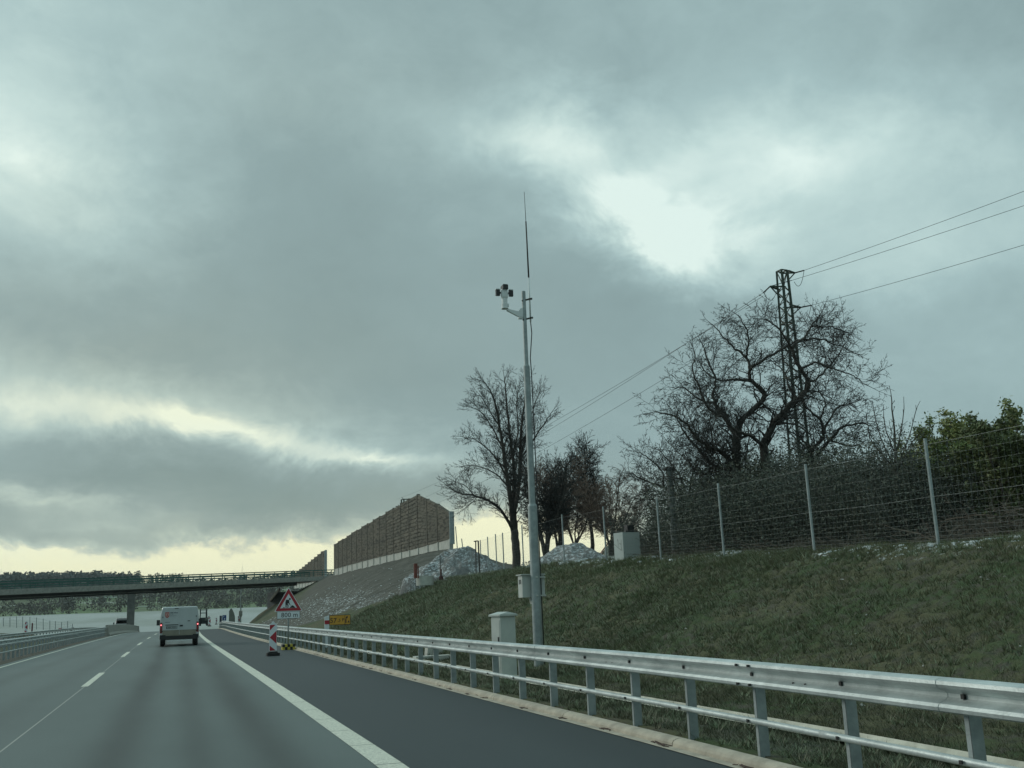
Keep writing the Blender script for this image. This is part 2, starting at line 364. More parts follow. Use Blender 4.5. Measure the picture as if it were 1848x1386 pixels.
field = smooth((y_-208)/10)*smooth((705-y_)/6)
terr = MB().add(np.stack([x_, y_, ZZ.ravel()], axis=1), F)

def terrain_mat():
    m = bpy.data.materials.new('terrain'); m.use_nodes = True; t = m.node_tree; nn = t.nodes; ll = t.links; b = nn['Principled BSDF']
    geo = nn.new('ShaderNodeNewGeometry')
    def noi(scale, det=6, ro=.6, st=None):
        n = nn.new('ShaderNodeTexNoise'); n.inputs['Scale'].default_value = scale; n.inputs['Detail'].default_value = det; n.inputs['Roughness'].default_value = ro
        if st:
            mp = nn.new('ShaderNodeMapping'); mp.inputs['Scale'].default_value = st; ll.new(geo.outputs['Position'], mp.inputs[0]); ll.new(mp.outputs[0], n.inputs['Vector'])
        else: ll.new(geo.outputs['Position'], n.inputs['Vector'])
        return n.outputs['Fac']
    def rng(v, a, c, d=0., e=1.):
        r = nn.new('ShaderNodeMapRange'); r.interpolation_type = 'SMOOTHSTEP'; r.inputs[1].default_value = a; r.inputs[2].default_value = c; r.inputs[3].default_value = d; r.inputs[4].default_value = e; ll.new(v, r.inputs[0]); return r.outputs[0]
    def mix(f, a, c):
        x = nn.new('ShaderNodeMix'); x.data_type = 'RGBA'
        if isinstance(f, float): x.inputs[0].default_value = f
        else: ll.new(f, x.inputs[0])
        for i, q in ((6, a), (7, c)):
            if isinstance(q, tuple): x.inputs[i].default_value = (*q, 1)
            else: ll.new(q, x.inputs[i])
        return x.outputs[2]
    def attr(n):
        a = nn.new('ShaderNodeAttribute'); a.attribute_name = n; return a.outputs['Fac']
    def mul(a, c, op='MULTIPLY'):
        n = nn.new('ShaderNodeMath'); n.operation = op; n.use_clamp = True
        for i, q in enumerate((a, c)):
            if isinstance(q, float): n.inputs[i].default_value = q
            else: ll.new(q, n.inputs[i])
        return n.outputs[0]
    g = mix(rng(noi(.45), .42, .58), (.064, .092, .040), (.110, .108, .060))
    g = mix(rng(noi(3.5, 8, .7), .45, .62), g, (.095, .088, .066))
    g = mix(rng(noi(14, 6, .7), .5, .7), g, (.036, .046, .030))
    g = mix(rng(noi(30, 4, .7), .60, .78), g, (.24, .27, .21))
    s = mix(rng(noi(1.4, 9, .68, (.35, 1.3, .35)), .38, .62), (.092, .090, .076), (.135, .132, .112))
    s = mix(rng(noi(5, 9, .72, (.3, 1.3, .3)), .46, .60), s, (.07, .068, .056))
    fld = mix(rng(noi(.02, 6, .6, (1, .35, 1)), .35, .65), (.37, .40, .385), (.28, .31, .28))
    far_ = mix(rng(noi(.006, 5, .6, (1, .5, 1)), .40, .60), (.13, .19, .09), (.10, .12, .07))
    far_ = mix(rng(noi(.02, 4, .6, (.5, 1.6, 1)), .56, .68), far_, (.30, .34, .30))
    c = mix(attr('soil'), g, s)
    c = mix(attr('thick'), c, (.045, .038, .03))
    sn = mul(rng(noi(5.5, 9, .72), .50, .60), attr('snow')); sn = mul(rng(sn, .22, .50), rng(noi(1.1, 3), .40, .55))
    c = mix(attr('far'), c, far_); c = mix(attr('field'), c, fld)
    c = mix(sn, c, (.62, .66, .66))
    ll.new(c, b.inputs['Base Color']); b.inputs['Roughness'].default_value = .95; b.inputs['Specular IOR Level'].default_value = .2
    bp = nn.new('ShaderNodeBump'); bp.inputs['Strength'].default_value = .8; bp.inputs['Distance'].default_value = .05; ll.new(noi(9, 9, .75), bp.inputs['Height']); ll.new(bp.outputs[0], b.inputs['Normal'])
    return m
TERR = terrain_mat()
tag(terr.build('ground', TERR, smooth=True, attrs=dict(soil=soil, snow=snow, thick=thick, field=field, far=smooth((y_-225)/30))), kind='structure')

# road sheets
def strip_obj(name, u0, u1, y0, y1, z, m, step=2.0, nu=2, kind='structure', label=None):
    mb = MB(); pr = [(float(q), 0.0) for q in np.linspace(u0, u1, nu)]
    mb.sweep(pr, path(y0, y1, step, z)); o = mb.build(name, m); tag(o, label, kind=kind); return o
def asphalt(name, base, tracks):
    m = bpy.data.materials.new(name); m.use_nodes = True; t = m.node_tree; nn = t.nodes; ll = t.links; b = nn['Principled BSDF']
    geo = nn.new('ShaderNodeNewGeometry')
    def noi(scale, det, ro, st=(1, 1, 1)):
        n = nn.new('ShaderNodeTexNoise'); n.inputs['Scale'].default_value = scale; n.inputs['Detail'].default_value = det; n.inputs['Roughness'].default_value = ro
        mp = nn.new('ShaderNodeMapping'); mp.inputs['Scale'].default_value = st; ll.new(geo.outputs['Position'], mp.inputs[0]); ll.new(mp.outputs[0], n.inputs['Vector']); return n.outputs['Fac']
    def rng(v, a, c, d, e):
        r = nn.new('ShaderNodeMapRange'); r.inputs[1].default_value = a; r.inputs[2].default_value = c; r.inputs[3].default_value = d; r.inputs[4].default_value = e; ll.new(v, r.inputs[0]); return r.outputs[0]
    def mm(op, a, c):
        n = nn.new('ShaderNodeMath'); n.operation = op
        for i, q in enumerate((a, c)):
            if isinstance(q, (float, int)): n.inputs[i].default_value = q
            else: ll.new(q, n.inputs[i])
        return n.outputs[0]
    f = mm('MULTIPLY', rng(noi(70, 6, .85), .3, .7, .66, 1.34), rng(noi(.35, 5, .6, (1, .25, 1)), .3, .7, .85, 1.15))
    if tracks:
        sp = nn.new('ShaderNodeSeparateXYZ'); ll.new(geo.outputs['Position'], sp.inputs[0])
        x = mm('ADD', sp.outputs[0], mm('MULTIPLY', mm('SUBTRACT', noi(.25, 3, .5, (1, .3, 1)), .5), .35))
        for c0, w, a in tracks:
            d = mm('DIVIDE', mm('SUBTRACT', x, c0), w); gss = mm('EXPONENT', mm('MULTIPLY', mm('MULTIPLY', d, d), -1.0), 0.0)
            f = mm('MULTIPLY', f, mm('SUBTRACT', 1.0, mm('MULTIPLY', gss, mm('MULTIPLY', rng(noi(.5, 4, .6, (1, .12, 1)), .3, .7, .6, 1.2), a))))
    mx = nn.new('ShaderNodeMix'); mx.data_type = 'RGBA'; mx.inputs[0].default_value = 1; mx.blend_type = 'MULTIPLY'; mx.inputs[6].default_value = (*base, 1)
    cb = nn.new('ShaderNodeCombineXYZ'); [ll.new(f, cb.inputs[i]) for i in range(3)]; ll.new(cb.outputs[0], mx.inputs[7]); ll.new(mx.outputs[2], b.inputs['Base Color'])
    b.inputs['Roughness'].default_value = .62
    bp = nn.new('ShaderNodeBump'); bp.inputs['Strength'].default_value = .5; bp.inputs['Distance'].default_value = .012; ll.new(noi(110, 4, .8), bp.inputs['Height']); ll.new(bp.outputs[0], b.inputs['Normal'])
    return m
ROADM = asphalt('lane_asphalt', (.100, .128, .122), [(-.62, .30, .58), (1.0, .32, .58), (.25, .24, .40), (-4.1, .3, .18), (-2.6, .3, .18)])
SHM = asphalt('shoulder_asphalt', (.025, .037, .040), [])
LINE = mat('line_paint', (.74, .74, .62), .7, 0, (.46, .47, .40), 30, ndet=8, nrough=.8, bump=.8, bscale=45, lo=.42, hi=.6)
UR, UD, UL = 1.92, -1.83, -5.42   # road lines
strip_obj('road', -5.75, UR+.05, -12, 250, 0.004, ROADM, nu=6)
strip_obj('road_shoulder', UR+.05, 4.53, -12, 250, 0.0035, SHM, nu=3)
strip_obj('opposite_road', -19.3, -10.6, -12, 250, -0.03+.02, SHM, nu=3)
mb = MB()
rng_l = np.random.default_rng(5)
y = -8.0
while y < 240:   # right edge line laid in short ribbed slabs with thin gaps
    mb.sweep([(UR-.125, 0), (UR+.125, 0)], path(y, y+1.5-.02, .75, .0085)); y += 1.5
mb.sweep([(UL-.06, 0), (UL+.06, 0)], path(-8, 240, 2, .0085))
for k in range(-2, 14):
    y0 = 25.2+18.6*k; mb.sweep([(UD-.075, 0), (UD+.075, 0)], path(y0, y0+6.2, 1.5, .0085))
tag(mb.build('road_markings', LINE), kind='structure')
tag(MB().sweep([(UD-.005, 0), (UD+.012, 0)], path(-8, 200, 2, .0065)).build('road_seam', mat('pale_seam', (.42, .42, .38), .8)), kind='structure')
# kerb with gutter
mb = MB(); mb.sweep([(4.49, .010), (4.50, .013), (4.60, .011)], path(-10, 200, 2))
y = -8.4
while y < 200:
    mb.sweep([(4.60, .0), (4.605, .04), (4.62, .062), (4.65, .076), (4.69, .082), (4.735, .078), (4.75, .02)], path(y, y+2.988, 1.0)); y += 3.0
tag(mb.build('kerb', KERB, smooth=False), kind='structure')
# concrete drainage channel along the foot of the slope (toe of the slope)
mb = MB(); mb.sweep([(6.12, -.01), (6.16, .0), (6.22, -.03), (6.32, -.05), (6.42, -.03), (6.49, .02), (6.53, .01)], path(-6, 62, 1.0, .015))
tag(mb.build('drainage_channel', mat('channel_concrete', (.62, .58, .48), .9, 0, (.40, .37, .30), 4, ndet=8, bump=.3, bscale=20)), kind='structure')

# ------------------------------------------------------------------ guardrails
WB0 = [(.0, .0), (-.05, -.004), (-.078, -.022), (-.083, -.055), (-.072, -.085), (-.022, -.118), (-.006, -.138), (-.006, -.172), (-.022, -.192), (-.072, -.225), (-.083, -.255), (-.078, -.288), (-.05, -.306), (.0, -.31)]
WB = [(a*1.08, b*.69) for a, b in WB0]
def wbeam(mb, u, ztop, y0, y1, sgn=1, seg=4.0):
    y = y0; k = 0
    while y < y1-.1:
        off = .004*(k % 2)
        pr = [(u+sgn*(a-off), ztop+b) for a, b in WB]; inn = [(u+sgn*(a-off+.004), ztop+b) for a, b in reversed(WB)]
        mb.sweep(pr+inn, path(y-.16, min(y+seg+.16, y1), 1.08), closed=True, cap=True); y += seg; k += 1
def guardrail(name, label, u, ztop, y0, y1, post0, dp, sgn=1, pipe=True, stuff_after=100, posts_to=None):
    root = empty(name, (float(C(y0))+u, y0, 0), label, 'guardrail')
    inv = (float(C(y0))+u, y0, 0)
    mb = MB(); wbeam(mb, u, ztop, y0, y1, sgn); o = mb.build('beam', GALV, root, smooth=False, loc=inv); o.location = (0,0,0)
    if pipe:
        mb = MB(); pts = [(x+(u-sgn*.055)*nx, y+(u-sgn*.055)*ny, z+ztop-.485) for x, y, z, nx, ny in path(y0, y1, 2)]
        mb.tube(pts, .026, 10); 
        yy = y0+1.0
        while yy < min(y1, 40):
            c0 = float(C(yy))+u-sgn*.055; mb.tube([(c0, yy-.11, ztop-.485), (c0, yy+.11, ztop-.485)], .028, 10); yy += 4.0
        o = mb.build('lower_tube', GALV, root, smooth=True, loc=inv); o.location = (0,0,0)
    y = post0; k = 0; rest = MB(); bolts = MB()
    while y < (posts_to or y1):
        mb = MB() if k < stuff_after else rest
        x0 = float(C(y))+u; z0 = float(DIP(y)); zb = -.25
        # C-shaped post
        for (ox, oy, sx, sy) in ((.052, 0, .094, .005), (.008, .020, .006, .044), (.096, .020, .006, .044)):
            mb.box((x0+sgn*ox, y+oy, z0+(ztop-.06+zb)/2), (sx, sy, ztop-.06-zb))
        mb.box((x0-sgn*.012, y, z0+ztop-.107), (.026, .028, .028), 1)
        if y < 45:
            if pipe: mb.box((x0-sgn*.092, y, z0+ztop-.485), (.012, .024, .024), 1)
            if k % 3 == 0:
                for dy in (-.10, .10):
                    for zz in (-.030, -.185): bolts.box((x0-sgn*.072, y+1.33+dy, z0+ztop+zz), (.02, .020, .020))
                for dy in (.45, .62): bolts.box((x0-sgn*.030, y+dy, z0+ztop-.138), (.012, .016, .012))
        if mb is not rest: o = mb.build('post', [GALVD, BOLT], root, loc=inv); o.location = (0,0,0)
        y += dp; k += 1
    if bolts.v: o = bolts.build('splice_bolts', BOLT, root, loc=inv); o.location = (0,0,0); o['kind'] = 'stuff'
    if rest.v: o = rest.build('post', [GALVD, BOLT], root, loc=inv); o.location = (0,0,0); o['kind'] = 'stuff'
    return root
guardrail('guardrail', 'galvanised roadside guardrail with a lower tube running along the right kerb', 4.78, .848, 2.0, 152, 2.85, 1.333)
guardrail('guardrail', 'guardrail with closely spaced posts beside the left edge line in the median', -6.45, .80, -4, 108, 10.2, 1.333, sgn=-1, pipe=True, stuff_after=70)
guardrail('guardrail', 'far guardrail beyond the median, bordering the opposite carriageway', -10.2, .80, 20, 150, 30, 2.0, sgn=-1, pipe=False)

# median concrete barrier
mb = MB()
pr = [(-.32, 0), (-.32, .09), (-.17, .30), (-.12, .95), (-.08, 1.0), (.08, 1.0), (.12, .95), (.17, .30), (.32, .09), (.32, 0)]
y = 107.0
while y < 162: mb.sweep([(a-6.35, b-.02) for a, b in pr], path(y, y+3.96, 2), closed=True, cap=True); y += 4
tag(mb.build('concrete_barrier', CONC), 'pale grey concrete crash barrier in the median in front of the bridge pier', 'barrier')

# ------------------------------------------------------------------ bridge
BA = np.array([-100.0, 110.0]); bl, br = at(0, 1064, 150), at(560, 1041, 178)
bd = (br-bl); bd2 = Vector((bd.x, bd.y, 0)).normalized(); bn = Vector((-bd2.y, bd2.x, 0))
root = empty('road_bridge', bl, 'long concrete overpass with green railings crossing the motorway', 'bridge')
def bpt(t, off=0.0, dz=0.0):
    """t metres along the fascia from the left anchor"""
    k = t/Vector((bd.x, bd.y, 0)).length; p = bl+bd*k; return Vector((p.x+bn.x*off, p.y+bn.y*off, p.z+dz))
LT = Vector((bd.x, bd.y, 0)).length
def bsweep(prof, t0, t1, m, name, step=10):
    mb = MB(); ring = []
    n = int((t1-t0)/step)+2
    V = []; k = len(prof)
    for t in np.linspace(t0, t1, n):
        for o_, z_ in prof: V.append(tuple(bpt(t, o_, z_)-bl))
    F = [(i*k+j, i*k+(j+1) % k, (i+1)*k+(j+1) % k, (i+1)*k+j) for i in range(n-1) for j in range(k)]
    F += [tuple(range(k-1, -1, -1)), tuple((n-1)*k+j for j in range(k))]
    mb.add(V, F); return mb.build(name, m, root)
bsweep([(0, 0), (0, -.72), (.35, -.76), (.35, -.30), (10.6, -.30), (10.6, -.76), (11, -.72), (11, 0)], -90, LT+9, CONC, 'deck')
for off in (1.6, 4.6, 7.6):
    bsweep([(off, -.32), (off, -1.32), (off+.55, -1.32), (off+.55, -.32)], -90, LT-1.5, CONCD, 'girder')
    bsweep([(off-.10, -1.10), (off-.10, -1.16), (off-.003, -1.16), (off-.003, -1.10)], -90, LT-1.5, CONC, 'girder_flange')
mb = MB(); GRN = mat('green_railing', (.02, .085, .07), .5, 0, (.03, .10, .085), 3)
for off in (.15, 10.85):
    for dz, hh in ((1.02, .16), (.62, .12), (.30, .08)):
        mb2 = MB(); n = 30; V = []
        for t in np.linspace(-90, LT+9, n):
            for a, b in ((-.03, dz-hh/2), (.03, dz-hh/2), (.03, dz+hh/2), (-.03, dz+hh/2)): V.append(tuple(bpt(t, off+a, b)-bl))
        Fq = [(i*4+j, i*4+(j+1) % 4, (i+1)*4+(j+1) % 4, (i+1)*4+j) for i in range(n-1) for j in range(4)]+[(3, 2, 1, 0), tuple((n-1)*4+j for j in range(4))]
        mb2.add(V, Fq); mb2.build('rail', GRN, root)
    k = 0; t = -60.0
    while t < LT+9:
        a = bpt(t, off)-bl; mb.bar(a, a+Vector((0, 0, 1.1)), .12); t += 2.0
o = mb.build('railing_posts', GRN, root); o['kind'] = 'stuff'; o.name = 'rail_post'
pp = at(236, 1100, 161); zt = bl.z-1.3
mb = MB(); pz = float(DIP(161))-.3
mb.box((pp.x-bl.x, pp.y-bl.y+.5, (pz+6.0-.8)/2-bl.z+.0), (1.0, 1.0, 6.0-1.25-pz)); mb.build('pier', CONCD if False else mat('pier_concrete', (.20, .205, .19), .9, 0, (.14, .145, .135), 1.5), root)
a = bpt(LT-3.5, 2)-bl
mb = MB(); mb.box((a.x, a.y, -2.6), (.7, .7, 2.7)); mb.build('pier', CONCL, root)
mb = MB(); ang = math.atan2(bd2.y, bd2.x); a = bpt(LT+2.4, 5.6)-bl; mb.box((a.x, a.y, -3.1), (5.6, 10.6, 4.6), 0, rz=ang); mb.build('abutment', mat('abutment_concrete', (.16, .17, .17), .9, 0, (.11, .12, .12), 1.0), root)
mb = MB(); a = bpt(LT+2.4, -.12)-bl
for dx in (-2.2, -.6, 1.6): q = bpt(LT+2.4+dx, -.14)-bl; mb.bar((q.x, q.y, -3.2), (q.x, q.y, -.8), .22)
mb.build('drain_pipe', CONCL, root)
# sloped paving below the abutment
q0, q1, q2, q3 = at(487, 1081, 172), at(503, 1062, 176), at(506, 1062, 190), at(489, 1082, 190)
mb = MB(); V = [q-bl for q in (q0, q1, q2, q3)]; V = [tuple(v) for v in V]+[tuple(v-Vector((0, 0, .4))) for v in V]
mb.add(V, [(0, 1, 2, 3), (7, 6, 5, 4), (0, 4, 5, 1), (1, 5, 6, 2), (2, 6, 7, 3), (3, 7, 4, 0)]); mb.build('slope_paving', mat('brown_paving', (.44, .34, .28), .9, 0, (.32, .26, .21), 2), root)

# ------------------------------------------------------------------ noise walls
WOODC = bpy.data.materials.new('slatted_wall'); WOODC.use_nodes = True
def _wallmat(m):
    t = m.node_tree; nn = t.nodes; ll = t.links; b = nn['Principled BSDF']; geo = nn.new('ShaderNodeNewGeometry')
    def noi(sc, st, d=5):
        mp = nn.new('ShaderNodeMapping'); mp.inputs['Scale'].default_value = st; ll.new(geo.outputs['Position'], mp.inputs[0])
        n = nn.new('ShaderNodeTexNoise'); n.inputs['Scale'].default_value = sc; n.inputs['Detail'].default_value = d; ll.new(mp.outputs[0], n.inputs['Vector']); return n.outputs['Fac']
    def mr(v, a, c, d=0, e=1):
        r = nn.new('ShaderNodeMapRange'); r.inputs[1].default_value = a; r.inputs[2].default_value = c; r.inputs[3].default_value = d; r.inputs[4].default_value = e; ll.new(v, r.inputs[0]); return r.outputs[0]
    x = nn.new('ShaderNodeMix'); x.data_type = 'RGBA'; x.inputs[6].default_value = (.112, .108, .084, 1); x.inputs[7].default_value = (.150, .136, .104, 1); ll.new(mr(noi(.9, (1, .25, 1.0)), .38, .62), x.inputs[0])
    y = nn.new('ShaderNodeMix'); y.data_type = 'RGBA'; ll.new(x.outputs[2], y.inputs[6]); y.inputs[7].default_value = (.050, .046, .036, 1); ll.new(mr(noi(2.6, (1, .35, 1.9), 9), .47, .62), y.inputs[0]); ll.new(y.outputs[2], b.inputs['Base Color'])
    b.inputs['Roughness'].default_value = .95
_wallmat(WOODC)
def noise_wall(label, pts, tops, bh, conc=True, first_cap=False):
    """pts: ground line positions of posts; tops: (z at start, z at end) per panel"""
    root = empty('noise_wall', pts[0], label, 'noise wall'); r0 = Vector(pts[0])
    for i in range(len(pts)-1):
        a, b = Vector(pts[i]), Vector(pts[i+1]); za, zb = tops[i]; d = (b-a); dh = Vector((d.x, d.y, 0)).normalized(); nrm = Vector((-dh.y, dh.x, 0))
        if nrm.x > 0: nrm = -nrm
        mb = MB(); mbc = MB()
        def quadbox(m_, p0, p1, z0a, z0b, z1a, z1b, w, mi=0):
            V = []
            for s_ in (1, -1):
                o_ = nrm*w/2*s_
                V += [(p0+o_).to_tuple()[:2]+(z0a,), (p1+o_).to_tuple()[:2]+(z0b,), (p1+o_).to_tuple()[:2]+(z1b,), (p0+o_).to_tuple()[:2]+(z1a,)]
            V = [(v[0]-r0.x, v[1]-r0.y, v[2]-r0.z) for v in V]
            m_.add(V, [(0, 1, 2, 3), (7, 6, 5, 4), (3, 2, 6, 7), (0, 4, 5, 1), (0, 3, 7, 4), (1, 5, 6, 2)], mi)
        pa, pb = a+dh*.09, b-dh*.09
        ca, cb = a.z+bh(a.y), b.z+bh(b.y)
        # slats: horizontal ridges of the absorbing cassette
        quadbox(mb, pa, pb, ca, cb, za-.02, zb-.02, .16)
        ns = 14
        for s_ in range(ns):
            f0, f1 = s_/ns, (s_+1)/ns
            quadbox(mb, pa, pb, ca+(za-ca)*f0, cb+(zb-cb)*f0, ca+(za-ca)*(f1-.010), cb+(zb-cb)*(f1-.14/ns), .26)
        mb.build('panel', WOODC, root)
        if conc: quadbox(mbc, pa, pb, a.z-.6, b.z-.6, ca-.01, cb-.01, .14); mbc.build('base_panel', CONCL, root)
    for i, p in enumerate(pts):
        p = Vector(p); base_h = bh(p.y); zt = max([tops[j][0 if j == i else 1] for j in (i-1, i) if 0 <= j < len(tops)])
        mb = MB(); hh = .16
        mb.box((p.x-r0.x, p.y-r0.y, (p.z-.6+p.z+base_h)/2-r0.z), (.34, .22, base_h+.6), 1)
        mb.box((p.x-r0.x+(.06 if i == 0 else 0), p.y-r0.y-(.20 if i == 0 else 0), (p.z+base_h+zt+.05)/2-r0.z-(.25 if i == 0 else 0)), (.34 if i else .42, .15, zt+.02-p.z-base_h+(.5 if i == 0 else 0)), 0)
        mb.build('post', [GALVD, CONCL] if i == 0 else [mat('wall_post', (.085, .078, .06), .8), CONCL], root)
    return root
wx = lambda y: 22.85-(y-90)*.006
wy = [90, 94.4]+[94.4+4.1*k for k in range(1, 17)]
pts = []; tops = []
zb = lambda y: np.interp(y, [90, 105, 125, 162], [6.55, 6.62, 6.95, 7.32])
for y in wy: pts.append((wx(y), y, float(zb(y))))
topz = lambda y: float(np.interp(y, [90, 94.4, 98.5, 102.6, 106.7, 162], [9.7, 10.85, 11.75, 12.62, 12.62, 11.35]))
for i in range(len(wy)-1):
    if wy[i] < 102: tops.append((topz(wy[i]), topz(wy[i+1])))
    else:
        q = topz(wy[i]); q = 12.66-.17*round((12.62-q)/.17); tops.append((q, q-.04))
noise_wall('long brown slatted noise wall with peaked top and pale concrete base on the embankment', pts, tops, lambda y: float(np.interp(y, [90, 125, 160], [.78, .62, .42])))
# far segment beyond the bridge
wy2 = [187+4*k for k in range(0, 11)]; pts = [(24.5-(y-187)*.03, y, 7.3+(y-187)*.01-.6) for y in wy2]
tops = [(12.1-i*.27, 12.1-i*.27) for i in range(len(wy2)-1)]
noise_wall('smaller brown noise wall stepping down beyond the bridge', pts, tops, lambda y: .2)

# ------------------------------------------------------------------ camera masts
def mast(base, H1, H2, H3, label, box=True, sc=1.0, group=None):
    root = empty('camera_mast', base, label, 'camera mast', group)
    mb = MB(); mb.lathe((0, 0, 0), [(.105, -1.0), (.105, H1-.05), (.095, H1-.02), (.088, H1)], 20)
    mb.lathe((0, 0, 0), [(.075, H1+.001), (.072, H2-.04), (.06, H2-.01), (.055, H2)], 20)
    mb.lathe((0, 0, 0), [(.048, H2+.001), (.047, H3), (.044, H3+.01)], 16); mb.build('pole', GALVD, root, smooth=False)
    # whip antenna on two brackets
    ax = .145; mb = MB(); mb.tube([(ax, 0, H3-.72), (ax, 0, H3+.35)], .021, 8); mb.tube([(ax, 0, H3+.35), (ax-.01, 0, H3+1.75)], [.020, .017], 8, 1); mb.tube([(ax-.01, 0, H3+1.75), (ax-.02, 0, H3+2.5)], [.0075, .005], 6, 1)
    mb.build('antenna', [WHITEP, DARKST], root, smooth=True)
    mb = MB()
    for z in (H3-.20, H3-.66): mb.bar((-.05, -.02, z-.03), (ax+.05, -.02, z+.04), .035); mb.box((ax+.02, 0, z+.035), (.08, .05, .03), 0)
    mb.build('bracket', DARKST, root)
    mb = MB(); mb.tube([(ax, 0, H3-.72), (ax+.01, -.02, H3-1.0), (.09, -.03, H3-1.6), (.10, -.04, H2-.2), (.115, -.03, H1+.6), (.118, -.02, H1), (.125, 0, H1-1.5), (.13, 0, 0)], .012, 6); mb.build('cable', BLACK, root)
    if box:
        # arm with pan-tilt camera
        zc = H3-.52; mb = MB()
        mb.prism([(-.04, zc-.10), (-.04, zc+.12), (-.10, zc+.10), (-.16, zc+.03), (-.42, zc+.08), (-.43, zc+.04), (-.14, zc-.10)][::-1], -.03, .03)
        mb.box((-.10, 0, zc-.13), (.10, .08, .03)); mb.build('arm', WHITEP, root)
        mb = MB(); xx = -.47; zz = zc+.08
        mb.lathe((xx, 0, zz), [(.085, 0), (.085, .02), (.075, .03), (.075, .12), (.065, .13), (.065, .24), (.083, .28), (.086, .38), (.075, .46), (.05, .50)], 16)
        mb.box((xx+.075, 0, zz+.085), (.03, .09, .07)); cam_ = mb.build('camera_head', WHITEP, root, smooth=False)
        mb = MB(); mb.box((xx, -.02, zz+.50), (.125, .20, .10)); mb.box((xx, -.02, zz+.555), (.105, .18, .02)); mb.build('lens_housing', BLACK, cam_)
        for s_ in (-1, 1):
            mb = MB(); mb.box((xx+s_*.16, 0, zz+.38), (.095, .07, .14)); mb.box((xx+s_*.16, -.002, zz+.462), (.10, .075, .018), 1); mb.box((xx+s_*.105, 0, zz+.38), (.03, .04, .04), 0); mb.build('spotlight', [BLACK, WHITEP], cam_)
    return root
MX, MY = 7.48, 22.0; mg = Hf(MX, MY)
mroot = mast((MX, MY, mg-.02), at(960, 908, MY).z-mg, at(951, 657, MY).z-mg, at(944, 525, MY).z-mg, 'tall galvanised mast with pan-tilt camera and whip antenna behind the near guardrail')
# distribution box on the mast
p0 = at(936, 1036, MY); p1 = at(980, 1076, MY)
mb = MB(); zc = (p0.z+p1.z)/2-mg; hh = p0.z-p1.z; wc = (p0.x+p1.x)/2-MX+.10
mb.box((wc, .26, zc), (abs(p1.x-p0.x)-.02, .30, hh-.02)); mb.box((wc-.02, .24, zc+hh/2+.005), (abs(p1.x-p0.x)+.02, .38, .022))
mb.prism([(wc-.02, zc-hh/2-.14), (wc+.12, zc-hh/2-.14), (wc+.12, zc-hh/2), (wc-.06, zc-hh/2)], .16, .32)
mb.bar((-.02, -.115, zc+hh*.38), (wc+.27, .10, zc+hh*.38), .03); mb.bar((-.02, -.115, zc-hh*.42), (wc+.27, .10, zc-hh*.42), .03)
mb.box((wc-abs(p1.x-p0.x)/2+.004, .20, zc+.10), (.012, .02, .10), 1); mb.box((wc-abs(p1.x-p0.x)/2+.004, .30, zc+.10), (.012, .02, .10), 1)
mb.build('cabinet', [mat('cabinet_grey', (.50, .53, .50), .6, 0, (.44, .47, .44), 4), INK], mroot)
# a second mast far away beyond the bridge
pf = at(434, 1122, 196); zf = pf.z
root2 = mast((pf.x, pf.y, zf-.4), 3.2, 5.9, 8.3, 'distant slim mast with a small box, seen under and above the bridge deck', box=False)
mb = MB(); mb.box((0, 0, 1.9), (.6, .5, .8)); mb.prism([(-.12, 1.1), (.12, 1.1), (.3, 1.5), (-.3, 1.5)], -.2, .2); mb.build('cabinet', CONC, root2)

# pillar cabinet at the mast
cpx = at(910, 1104, 20.5); cxx, cyy = cpx.x, 20.6; cz = -.15; top = cpx.z
root = empty('utility_cabinet', (cxx, cyy, 0), 'pale grey pillar cabinet with a pitched cap behind the guardrail beside the mast', 'cabinet', rz=rad(16))
CAB = mat('cabinet_plastic', (.50, .54, .50), .55, 0, (.43, .47, .44), 3, bump=.05)
wv = .36
mb = MB(); mb.box((0, 0, (cz+top-.09)/2), (wv, .34, top-.09-cz)); mb.build('body', CAB, root)
mb = MB(); zt = top-.085
V = [(-wv/2-.035, -.21, zt), (wv/2+.035, -.21, zt), (wv/2+.035, .21, zt), (-wv/2-.035, .21, zt), (-wv/2-.035, -.21, zt+.035), (wv/2+.035, -.21, zt+.035), (wv/2+.035, .21, zt+.035), (-wv/2-.035, .21, zt+.035), (0, -.19, zt+.085), (0, .19, zt+.085)]
mb.add(V, [(0, 3, 2, 1), (0, 1, 5, 4), (1, 2, 6, 5), (2, 3, 7, 6), (3, 0, 4, 7), (4, 5, 8), (6, 7, 9), (5, 6, 9, 8), (7, 4, 8, 9)]); mb.build('cap', CAB, root)
mb = MB(); mb.box((-wv/2-.004, 0, (zt)/2+.05), (.006, .28, zt-.25)); d_ = mb.build('door', CAB, root)
mb = MB(); mb.box((-wv/2-.012, -.10, zt*.62), (.012, .03, .09)); mb.build('lock', BLACK, d_)

